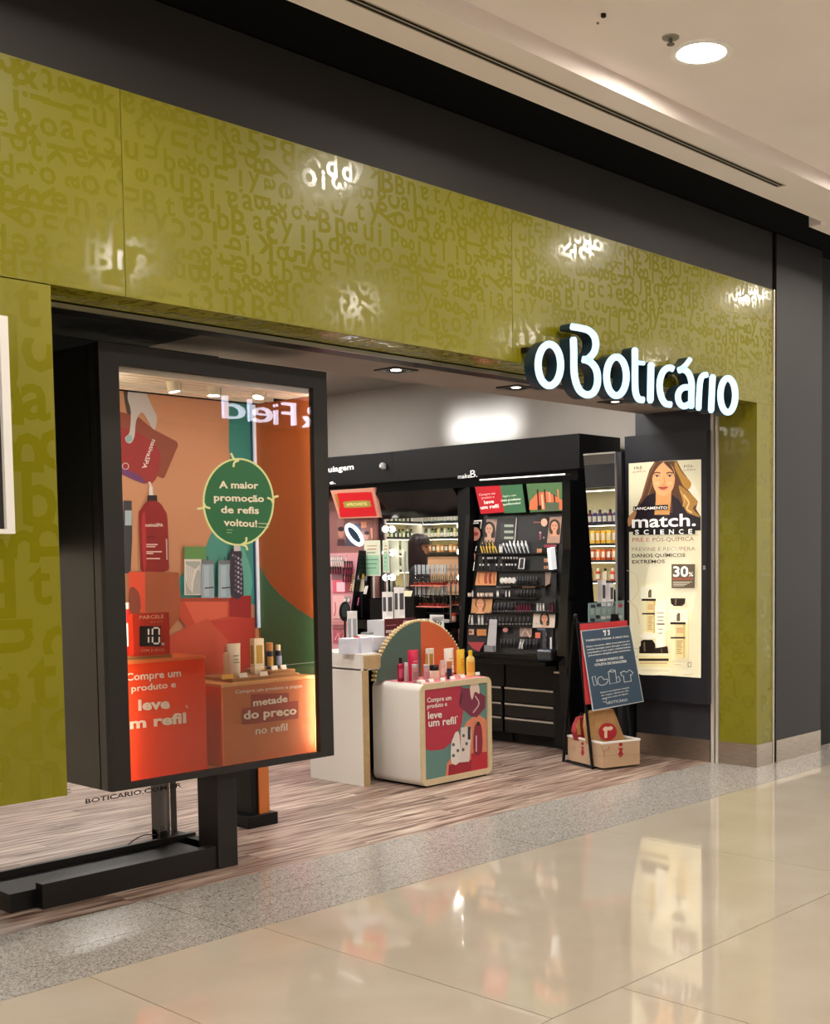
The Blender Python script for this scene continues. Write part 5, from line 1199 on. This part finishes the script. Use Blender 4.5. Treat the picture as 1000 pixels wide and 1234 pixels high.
put(jar('cream_jar', 'cream jar with a black lid in the middle of the counter', 'e8cfb8', '14120f', .034, .10), cp_(523, 6.03), 6.03, ZC)
put(bottle('serum_bottle', 'pale pink bottle with blush cap right of the black lidded jar', 'e0b8ac', 'c8b0ac', .02, .12, .016, .02, 'e8ccc4', sh=.04), cp_(533, 6.08), 6.08, ZC)
put(tubep('lotion_tube', 'large white squeeze tube behind the navy bottle on the counter', 'ece4da', 'c87848', .10, .20, .03, lab='c88a6a'), cp_(541, 6.1), 6.1, ZC)
put(bottle('oil_bottle', 'navy bottle with copper cap on the counter', '1a1c40', 'c07850', .019, .125, .016, .05, sh=.03), cp_(541.5, 5.96), 5.96, ZC)
put(tubep('lotion_tube', 'bright yellow squeeze tube on the counter beside the yellow bottle', 'eec23a', 'f0e6c8', .085, .19, .02, lab='e88a3c'), cp_(555, 6.05), 6.05, ZC)
put(bottle('lotion_bottle', 'pale yellow bottle with a yellow cap at the right end of the counter', 'f0cf70', 'f2c62c', .036, .185, .014, .035, 'e8a83c', sh=.2, sy=.7), cp_(567, 5.97), 5.97, ZC)
for px, y, lab in ((472, 5.93, 'front left'), (487, 5.90, 'before the rose bottle'), (499, 5.92, 'before the magenta tube'), (520, 5.91, 'before the cream jar'), (534, 5.90, 'right of the cream jar'), (546, 5.92, 'before the navy bottle'), (558, 5.93, 'before the yellow tube'), (576, 5.98, 'at the right end')):
    card(cp_(px, y), y, ZC, 'small white price card on the counter, '+lab, .045)
# second counter
c2t = thing('display_counter', 'taller white counter with plywood edge carrying white cartons, behind the refill counter', 'counter', (5.85, 6.5, 0))
MB().prism([(5.49, 6.232, .79), (5.655, 6.232, .79), (5.655, 6.345, .79), (6.25, 6.345, .79), (6.25, 6.80, .79), (5.49, 6.80, .79)], (0, 0, .11)).build('top', WHITE, c2t, bevel=.015)
MB().box(5.49, 5.535, 6.232, 6.80, .0, .80).build('side_panel', WHITE, c2t); MB().box(5.488, 5.537, 6.22, 6.232, .0, .79).build('edge_band', PLY, c2t)
MB().box(5.505, 5.65, 6.222, 6.232, .80, .89).build('front_edge', PLY, c2t)
MB().box(6.20, 6.25, 6.36, 6.80, .0, .80).build('side_panel', WHITE, c2t); MB().box(5.54, 6.20, 6.70, 6.79, 0, .79).build('back_panel', BLACK, c2t)
Z2 = .9005
def c2x(px, y): return W(px, 780, 1, y).x
for px, w, y, h, lab in ((420, .085, 6.36, .105, 'white square carton at the left end of the counter'), (435.5, .095, 6.36, .105, 'white square carton in the middle of the counter'), (452, .125, 6.38, .10, 'wide white carton beside the dark red match sign')):
    put(carton('white_carton', lab, 'dcdce8', w, .11, h, top='f2f2f6', group='white cartons on the taller counter'), c2x(px, y), y, Z2)
put(carton('red_label', 'small red tag lying on the middle white carton', 'd03a4a', .03, .03, .008, cat='tag'), c2x(430, 6.36), 6.36, Z2+.1067)
put(carton('tall_carton', 'tall slim white carton standing behind the square cartons', 'e8e4e0', .05, .05, .28, '9aa0a8'), c2x(425, 6.52), 6.52, Z2)
t = thing('carton_tray', 'low white tray with grey items behind the white cartons', 'tray', (c2x(452, 6.6), 6.62, Z2))
MB().box(c2x(440, 6.6), c2x(461, 6.6), 6.58, 6.68, Z2, Z2+.10).build('tray', WHT, t, bevel=.004); MB().box(c2x(443, 6.6), c2x(459, 6.6), 6.59, 6.67, Z2+.10, Z2+.115).build('lid', mat('8a8c90', .4), t)
t = thing('oval_mirror', 'small black oval mirror standing at the left end of the taller counter', 'mirror', (c2x(416, 6.7), 6.7, Z2))
q = [W(416+6.5*math.cos(a), 737+12*math.sin(a), 1, 6.72) for a in (2*math.pi*k/20 for k in range(20))]
MB().prism(q, (0, .01, 0)).build('frame', BLACK, t); q2 = [W(416.5+5*math.cos(a), 737+10*math.sin(a), 1, 6.719) for a in (2*math.pi*k/20 for k in range(20))]
MB().prism(q2, (0, .001, 0)).build('mirror_glass', mat('2a2e30', .1, metal=.8), t); zc = min(p.z for p in q); xq = sum(p.x for p in q)/20
MB().box(xq-.005, xq+.005, 6.722, 6.732, Z2, zc+.01).build('stem', BLACK, t); MB().lathe([(.04, 0), (.04, .006)], 14, c=(xq, 6.727, Z2)).build('base', BLACK, t)
# match sign box and the two tall bottles on it
ms = thing('brand_riser', 'grey and dark red display riser lettered match behind the half circle board', 'riser', (6.1, 6.55, Z2))
xa, xb = c2x(463, 6.48), c2x(500, 6.48); zt = W(480, 747, 1, 6.48).z
MB().box(xa-.0, xb, 6.48, 6.66, Z2, zt).build('box', mat('c4c4c8', .4), ms, bevel=.003); MB().box(xa+.005, xb, 6.470, 6.4795, Z2+.002, zt+.012).build('front_board', mat('5c1524', .4), ms)
P = Print(1, 6.470, (380, 680, 4.1667), off=.001); P.text('match.', (354, 345), (432, 338), 20, 'f0e4e0', .03); P.text('science', (356, 362), (410, 358), 10, 'c8a8a8')
P.line([(354, 308), (405, 304)], 5, 'a87880'); P.line([(354, 372), (400, 369)], 4, 'a87880'); P.rect(440, 282, 488, 300, 'd8b8c0'); P.ell(462, 300, 16, 14, 'e8d0d0')
P.build(ms, 'lettering')
for px, h, lab in ((468, .20, 'tall white bottle carton with dark print at the left on the match riser'), (482, .23, 'taller white bottle carton with dark print at the right on the match riser')):
    put(carton('bottle_carton', lab, 'eeeae8', .062, .05, h, '4a4a50', group='bottle cartons on the match riser'), c2x(px, 6.57), 6.57, zt+.001)
card(c2x(470, 6.5), 6.505, zt+.0015, 'small white price card before the left bottle carton', .06); card(c2x(486, 6.5), 6.505, zt+.0015, 'small white price card before the right bottle carton', .06)

# ================================================================== EASEL AND DONATION BOX
O = Vector((6.977, 5.33, 0)); e1 = Vector((.953, -.302, 0)); e2 = Vector((.302, .953, 0)); ez = Vector((0, 0, 1))
L = lambda a, b, z: O+e1*a+e2*b+ez*z
es = thing('a_frame_easel', 'black metal A-frame easel holding notices above the donation box', 'easel', tuple(L(.17, .3, 0)))
def bar(a, b, r=.011): return MB().tube([a, b], r, 8)
for s in (-.022, .352):
    lg = MB(); lg.tube([L(s, .10, 0), L(s, .285, 1.06), L(s, .30, 1.11), L(s, .315, 1.115)], .012, 8); lg.build('leg', BLACK, es, smooth=True)
    lg = MB(); lg.tube([L(s, .485, 0), L(s, .33, 1.06), L(s, .315, 1.11), L(s, .30, 1.115)], .012, 8); lg.build('leg', BLACK, es, smooth=True)
for b, z in ((.115, .008), (.47, .008)): bar(L(-.022, b, z), L(.352, b, z), .007).build('bottom_rail', BLACK, es)
for s in (-.022, .352): bar(L(s, .11, .008), L(s, .48, .008), .007).build('side_rail', BLACK, es)
bar(L(-.022, .284, 1.05), L(.352, .284, 1.05), .008).build('top_rail', BLACK, es)
# notice boards
def ppt(u, v, p0, n): return hit(u, v, p0, n)
n1 = (e2*-1.0+ez*.0).normalized(); 
NB0 = L(.16, .232, 1.08); nrm = (ez.cross(e1)).normalized(); slope = (e2*(.10/.6)+ez).normalized(); NN = e1.cross(slope).normalized()
if NN.dot(CAM-NB0) < 0: NN = -NN
t = thing('red_notice_board', 'red board almost hidden behind the dark notice on the easel', 'board', tuple(L(.16, .2, .45)))
q = [ppt(u, v, NB0-NN*.0+Vector((0, 0, 0)), NN) for u, v in ((699, 752), (755.5, 747.5), (765, 845), (706, 849))]
MB().prism(q, tuple(-NN*.008)).build('board', mat('c02c34', .45), t)
NB1 = NB0+NN*.018
t = thing('donation_notice', 'dark blue grey donation notice hung askew on the easel', 'notice', tuple(L(.2, .1, .42)))
q = [ppt(u, v, NB1, NN) for u, v in ((700, 760), (759, 754), (775.5, 845.5), (714.5, 857))]
MB().prism(q, tuple(-NN*.008)).build('board', mat('c8d0d4', .4), t)
P = plane_print(NB1, NN, (660, 680, 4.743), rough=.35, off=.001)
P.poly([(193, 384), (466, 353), (543, 782), (261, 832)], '3a5066')
g = 'e6ecee'
P.poly([(315, 378), (332, 376), (330, 408), (322, 410), (325, 390), (314, 388)], g); P.poly([(338, 376), (352, 374), (354, 404), (340, 406), (346, 392)], g)
P.text('TORMENTAS PASSAM. O AMOR FICA', (215, 442), (462, 416), 10, g, .02)
for k in range(4): P.text(('Neste momento difícil arrecadamos em', 'nossas energias para abraçar a toda a', 'população e sua maior solidariedade', 'gravemente atingidas pelas enchentes.')[k], (220+k*3, 476+k*17), (466+k*3-(k == 3)*2, 442+k*17), 9, g, .02)
P.text('SOMOS PONTO DE', (275, 558), (430, 538), 13, g, .03); P.text('COLETA DE DOAÇÕES', (266, 582), (448, 560), 13, g, .03)
P.line([(250, 645), (268, 640), (280, 690), (262, 694), (250, 645)], 3, g); P.line([(285, 650), (305, 642), (318, 660), (340, 655), (335, 680), (305, 692), (285, 680), (285, 650)], 3, g, smooth=2)
P.line([(343, 615), (382, 605), (392, 676), (352, 684), (343, 615)], 3, g); P.ell(365, 610, 16, 8, g, 12); P.ell(365, 610, 12, 5, '3a4f5c', 12); P.line([(390, 650), (402, 640), (412, 668), (396, 676)], 3, g)
P.line([(412, 620), (432, 610), (448, 618), (462, 604), (484, 620), (474, 634), (468, 630), (474, 668), (434, 674), (428, 636), (420, 640), (412, 620)], 3.5, g)
for k in range(4): P.text(('Estamos arrecadando doações', 'de roupas, alimentos não', 'perecíveis e itens de higiene.', '')[k] or '.', (298+k*5, 738+k*17), (462-k*3 if k < 3 else 310, 708+k*17 if k < 3 else 787), 8, g, .01)
P.text('oBOTICÁRIO', (332, 800), (452, 782), 15, g, .0)
P.line([(308, 770), (330, 768), (330, 790), (312, 785)], 3, g)
P.build(t, 'lettering')
# leaflet holder
lh = thing('leaflet_board', 'grey green picture board behind the easel top, with small dark icons', 'board', tuple(L(.2, .36, 1.0)))
NL = Vector((e2.x, e2.y, 0)); PL0 = L(.2, .345, 1.1)
q = [hit(u, v, PL0, NL) for u, v in ((709, 727), (752, 723.5), (752, 758), (709, 762))]
MB().prism(q, tuple(e2*.006)).build('board', mat('7f9a9e', .4), lh)
P = plane_print(PL0, NL, (660, 680, 4.743), off=.001)
for k, (x, yy, c) in enumerate(((258, 240, '24303c'), (292, 234, '1f2a34'), (318, 230, 'c8ccd0'), (352, 230, 'e0e0e0'), (415, 236, 'a8384c'), (255, 318, '24303c'), (285, 300, '2a3440'), (316, 306, 'd8dcdc'), (346, 302, 'd0d4d4'), (380, 312, '24303c'), (408, 300, 'b8bcbc'))):
    P.ell(x, yy, 13, 12, c, 10) if k in (4, 6) else P.rect(x-13, yy-9, x+13, yy+9, c)
for x in (250, 282, 318, 350, 385): P.rect(x-10, 252, x+12, 290, '93ada6')
P.build(lh); bar(L(.05, .352, .99), L(.05, .352, 1.02), .004).build('hook', BLACK, lh)
# donation box with bag
dbx = thing('donation_box', 'kraft cardboard donation box with white rim and red print under the easel', 'box', tuple(L(.165, .23, 0)))
K = mat('c9a98a', .7, noise=.12, ns=25); w, d, h = .33, .457, .20
def lbox(a0, a1, b0, b1, z0, z1):
    mb = MB(); mb.add([L(a, b, z) for z in (z0, z1) for b in (b0, b1) for a in (a0, a1)], [(0, 2, 3, 1), (4, 5, 7, 6), (0, 1, 5, 4), (2, 6, 7, 3), (0, 4, 6, 2), (1, 3, 7, 5)]); return mb
zb = .017
lbox(0, w, 0, .006, zb, h).build('side', K, dbx); lbox(0, w, d-.006, d, zb, h).build('side', K, dbx); lbox(0, .006, .006, d-.006, zb, h).build('side', K, dbx); lbox(w-.006, w, .006, d-.006, zb, h).build('side', K, dbx); lbox(.006, w-.006, .006, d-.006, zb, zb+.006).build('bottom', K, dbx)
mb = MB()
for a in ((-.004, w+.004, -.004, .010), (-.004, w+.004, d-.010, d+.004), (-.004, .010, .010, d-.010), (w-.010, w+.004, .010, d-.010)):
    q = lbox(*a, h-.008, h+.006); mb.add(q.v, q.f)
mb.build('rim', WHT, dbx)
RD = 'a8202c'
P = plane_print(L(0, 0, 0), Vector((-e2.x, -e2.y, 0)), (660, 680, 4.743), rough=.6)
P.ell(416, 1030, 11, 10, RD); P.poly([(400, 1050), (432, 1050), (424, 1062), (424, 1072), (432, 1085), (420, 1102), (410, 1102), (400, 1085), (409, 1072), (409, 1062)], RD)
P.line([(305, 1040), (318, 1075), (322, 1095)], 3, '9a6a58'); P.line([(318, 1075), (335, 1060)], 3, '9a6a58'); P.line([(352, 1040), (340, 1065)], 3, RD); P.line([(250, 1100), (525, 1085)], 2, 'b08a6c')
P.build(dbx)
P = plane_print(L(0, 0, 0), Vector((-e1.x, -e1.y, 0)), (660, 680, 4.743), rough=.6)
P.ell(199, 1025, 8, 9, RD); P.poly([(190, 1042), (208, 1042), (204, 1055), (210, 1078), (203, 1094), (196, 1094), (190, 1075), (196, 1055)], RD); P.line([(140, 1040), (148, 1070), (158, 1040)], 3, '9a6a58')
P.build(dbx)
bg = thing('paper_bag', 'brown kraft paper bag with a round red sticker standing in the donation box', 'bag', tuple(L(.16, .25, zb+.006)))
BPt = L(.12, .13, .1); BNn = Vector((-e2.x, -e2.y, .12)).normalized()
q = [hit(660+x/4.743, 680+yy/4.743, BPt, BNn) for x, yy in ((228, 860), (262, 838), (330, 835), (375, 828), (405, 905), (440, 1000), (425, 1030), (240, 1030), (222, 930))]
MB().prism(q, tuple(e2*.05)).build('bag', mat('b98d5c', .8, noise=.3, ns=14, bump=.4), bg)
P = plane_print(BPt, BNn, (660, 680, 4.743), off=.003, rough=.7)
P.ell(341, 957, 52, 50, 'b01f2c', 32); P.poly([(322, 990), (338, 990), (338, 950), (358, 950), (372, 935), (358, 925), (345, 930), (325, 928), (312, 945), (322, 955)], 'e8cdb0', 2); P.line([(270, 850), (262, 930)], 3, '9a7040'); P.line([(375, 835), (395, 930)], 3, '9a7040')
P.build(bg, 'sticker')
b2 = thing('gift_bag', 'small red and kraft bag at the left inside the donation box', 'bag', tuple(L(.03, .33, zb+.006)))
q = [hit(660+x/4.743, 680+yy/4.743, L(.03, .30, .1), BNn) for x, yy in ((165, 925), (185, 880), (212, 868), (222, 900), (222, 1010), (175, 1010), (160, 960))]
MB().prism(q, tuple(e2*.06)).build('bag', mat('a8282c', .6, noise=.3, ns=20), b2)
q = [hit(660+x/4.743, 680+yy/4.743, L(.03, .295, .1), BNn) for x, yy in ((163, 925), (182, 885), (190, 975), (172, 975))]
MB().prism(q, tuple(e2*.003)).build('kraft_panel', mat('c8965c', .8), b2)
q = [hit(660+x/4.743, 680+yy/4.743, L(.03, .33, .1), BNn) for x, yy in ((186, 885), (186, 852), (196, 848), (200, 875))]
MB().tube(q, .003, 6).build('handle', mat('3a3430', .6), b2)

# ================================================================== SHOP ASSISTANT (seen in the vanity mirror)
def skin(name, verts, edges, radii, m_, parent, sub=2, root=0):
    me = bpy.data.meshes.new(name); off = Vector(parent['_o'])
    me.from_pydata([tuple(Vector(v)-off) for v in verts], edges, []); me.materials.append(m_)
    o = bpy.data.objects.new(name, me); COL.objects.link(o); o.parent = parent
    md = o.modifiers.new('skin', 'SKIN'); md.use_smooth_shade = True
    for i, r in enumerate(radii):
        s = me.skin_vertices[0].data[i]; s.radius = r if isinstance(r, tuple) else (r, r); s.use_root = (i == root)
    sb = o.modifiers.new('sub', 'SUBSURF'); sb.levels = sub; sb.render_levels = sub
    return o
_v = CAM+(W(506, 668, 1, 9)-CAM).normalized()*13.3; px_, py_ = 2*7.62-_v.x, _v.y
wm = thing('person', 'woman with long dark hair in dark clothes, seen from the side in the vanity mirror', 'person', (px_, py_, 0))
def G(x, y, z): return Vector((px_+x, py_+y, z))      # faces -y
Vv = [G(0, 0, .95), G(0, 0, 1.12), G(0, 0, 1.30), G(0, 0, 1.42), G(0, .01, 1.50), G(0, 0, 1.58),
      G(.17, 0, 1.40), G(.21, .02, 1.12), G(.19, -.12, .90), G(-.17, 0, 1.40), G(-.21, .02, 1.12), G(-.19, -.12, .90),
      G(.09, 0, .88), G(.09, -.01, .50), G(.09, .02, .09), G(.09, -.12, .045), G(-.09, 0, .88), G(-.09, -.01, .50), G(-.09, .02, .09), G(-.09, -.12, .045)]
Ee = [(0, 1), (1, 2), (2, 3), (3, 4), (4, 5), (3, 6), (6, 7), (7, 8), (3, 9), (9, 10), (10, 11), (0, 12), (12, 13), (13, 14), (14, 15), (0, 16), (16, 17), (17, 18), (18, 19)]
Rr = [(.15, .11), (.12, .09), (.14, .10), (.11, .08), .05, .045, .055, .042, .03, .055, .042, .03, .085, .06, .04, .035, .085, .06, .04, .035]
skin('body', Vv, Ee, Rr, mat('23232a', .7), wm)
SK = mat('b07c5c', .5)
wm.rotation_euler = (0, 0, -.42)
h_ = MB()
for zz in [0]:
    prof = [(.02, -.135), (.05, -.12), (.066, -.07), (.076, -.01), (.078, .04), (.070, .085), (.045, .118), (.01, .13)]
    h_.lathe(prof, 20, c=G(0, -.01, 1.66), sx=.95, sy=1.15)
h_.lathe([(.012, -.02), (.014, -.005), (.006, .02)], 8, c=G(0, -.10, 1.645)); h_.lathe([(.02, -.006), (.024, 0), (.02, .006)], 10, c=G(0, -.083, 1.598), sx=1, sy=.5)
h_.build('head', SK, wm, smooth=True)
for s in (-1, 1):
    MB().lathe([(.003, -.008), (.011, 0), (.003, .008)], 8, c=G(s*.03, -.088, 1.665)).build('eye', mat('1c1412', .2), wm, smooth=True)
    MB().lathe([(.01, -.03), (.016, 0), (.01, .03)], 8, c=G(s*.073, .0, 1.655), sx=.5).build('ear', SK, wm, smooth=True)
    hx = s*.19
    skin('hand', [G(hx, -.12, .90), G(hx, -.155, .86), G(hx, -.175, .83)]+[G(hx+s*(k-1.5)*.016, -.19-.012*(k % 2), .80-.008*(1.5-abs(k-1.5))) for k in range(4)]+[G(hx+s*(k-1.5)*.016, -.185, .765-.01*(1.5-abs(k-1.5))) for k in range(4)]+[G(hx-s*.035, -.17, .84), G(hx-s*.045, -.19, .815)],
         [(0, 1), (1, 2)]+[(2, 3+k) for k in range(4)]+[(3+k, 7+k) for k in range(4)]+[(1, 11), (11, 12)], [.022, (.03, .015), (.032, .014)]+[.009]*4+[.007]*4+[.010, .008], SK, wm, 1)
hr = MB(); hr.lathe([(.05, -.40), (.09, -.30), (.105, -.15), (.10, .0), (.097, .06), (.082, .11), (.05, .142), (.01, .152)], 18, c=G(0, .028, 1.66), sx=.95, sy=1.08)
hr.lathe([(.085, .03), (.085, .08), (.06, .125), (.01, .145)], 16, c=G(0, -.025, 1.66), sx=1, sy=1)
hr.build('hair', mat('2a1c18', .5), wm, smooth=True)

# ------------------------------------------------------------------ labels: single out members of visible rows by their order
from bpy_extras.object_utils import world_to_camera_view
ORD = ['leftmost']+[w+' from left' for w in 'second third fourth fifth sixth seventh eighth ninth tenth eleventh twelfth'.split()]
bpy.context.view_layer.update()
grp = {}
for o in list(SC.objects):
    if 'category' in o.keys() and o.get('label') and o.get('group'): grp.setdefault(o['label'], []).append(o)
for lab, L_ in grp.items():
    if 1 < len(L_) <= 12 and 'mirror,' not in lab and not lab.endswith(' mirror') and 'out of frame' not in lab and 'hidden' not in lab and L_[0].location.z > -1:
        L_.sort(key=lambda o: world_to_camera_view(SC, cam, o.matrix_world.translation).x)
        for k, o in enumerate(L_): o['label'] = lab+', '+ORD[k]
for o in list(SC.objects):
    if o.parent is None and o.location.z < -3:
        for c in list(o.children): bpy.data.objects.remove(c)
        bpy.data.objects.remove(o)
for o in SC.objects:
    for k in ('_o', '_u', '_used'):
        if k in o.keys(): del o[k]
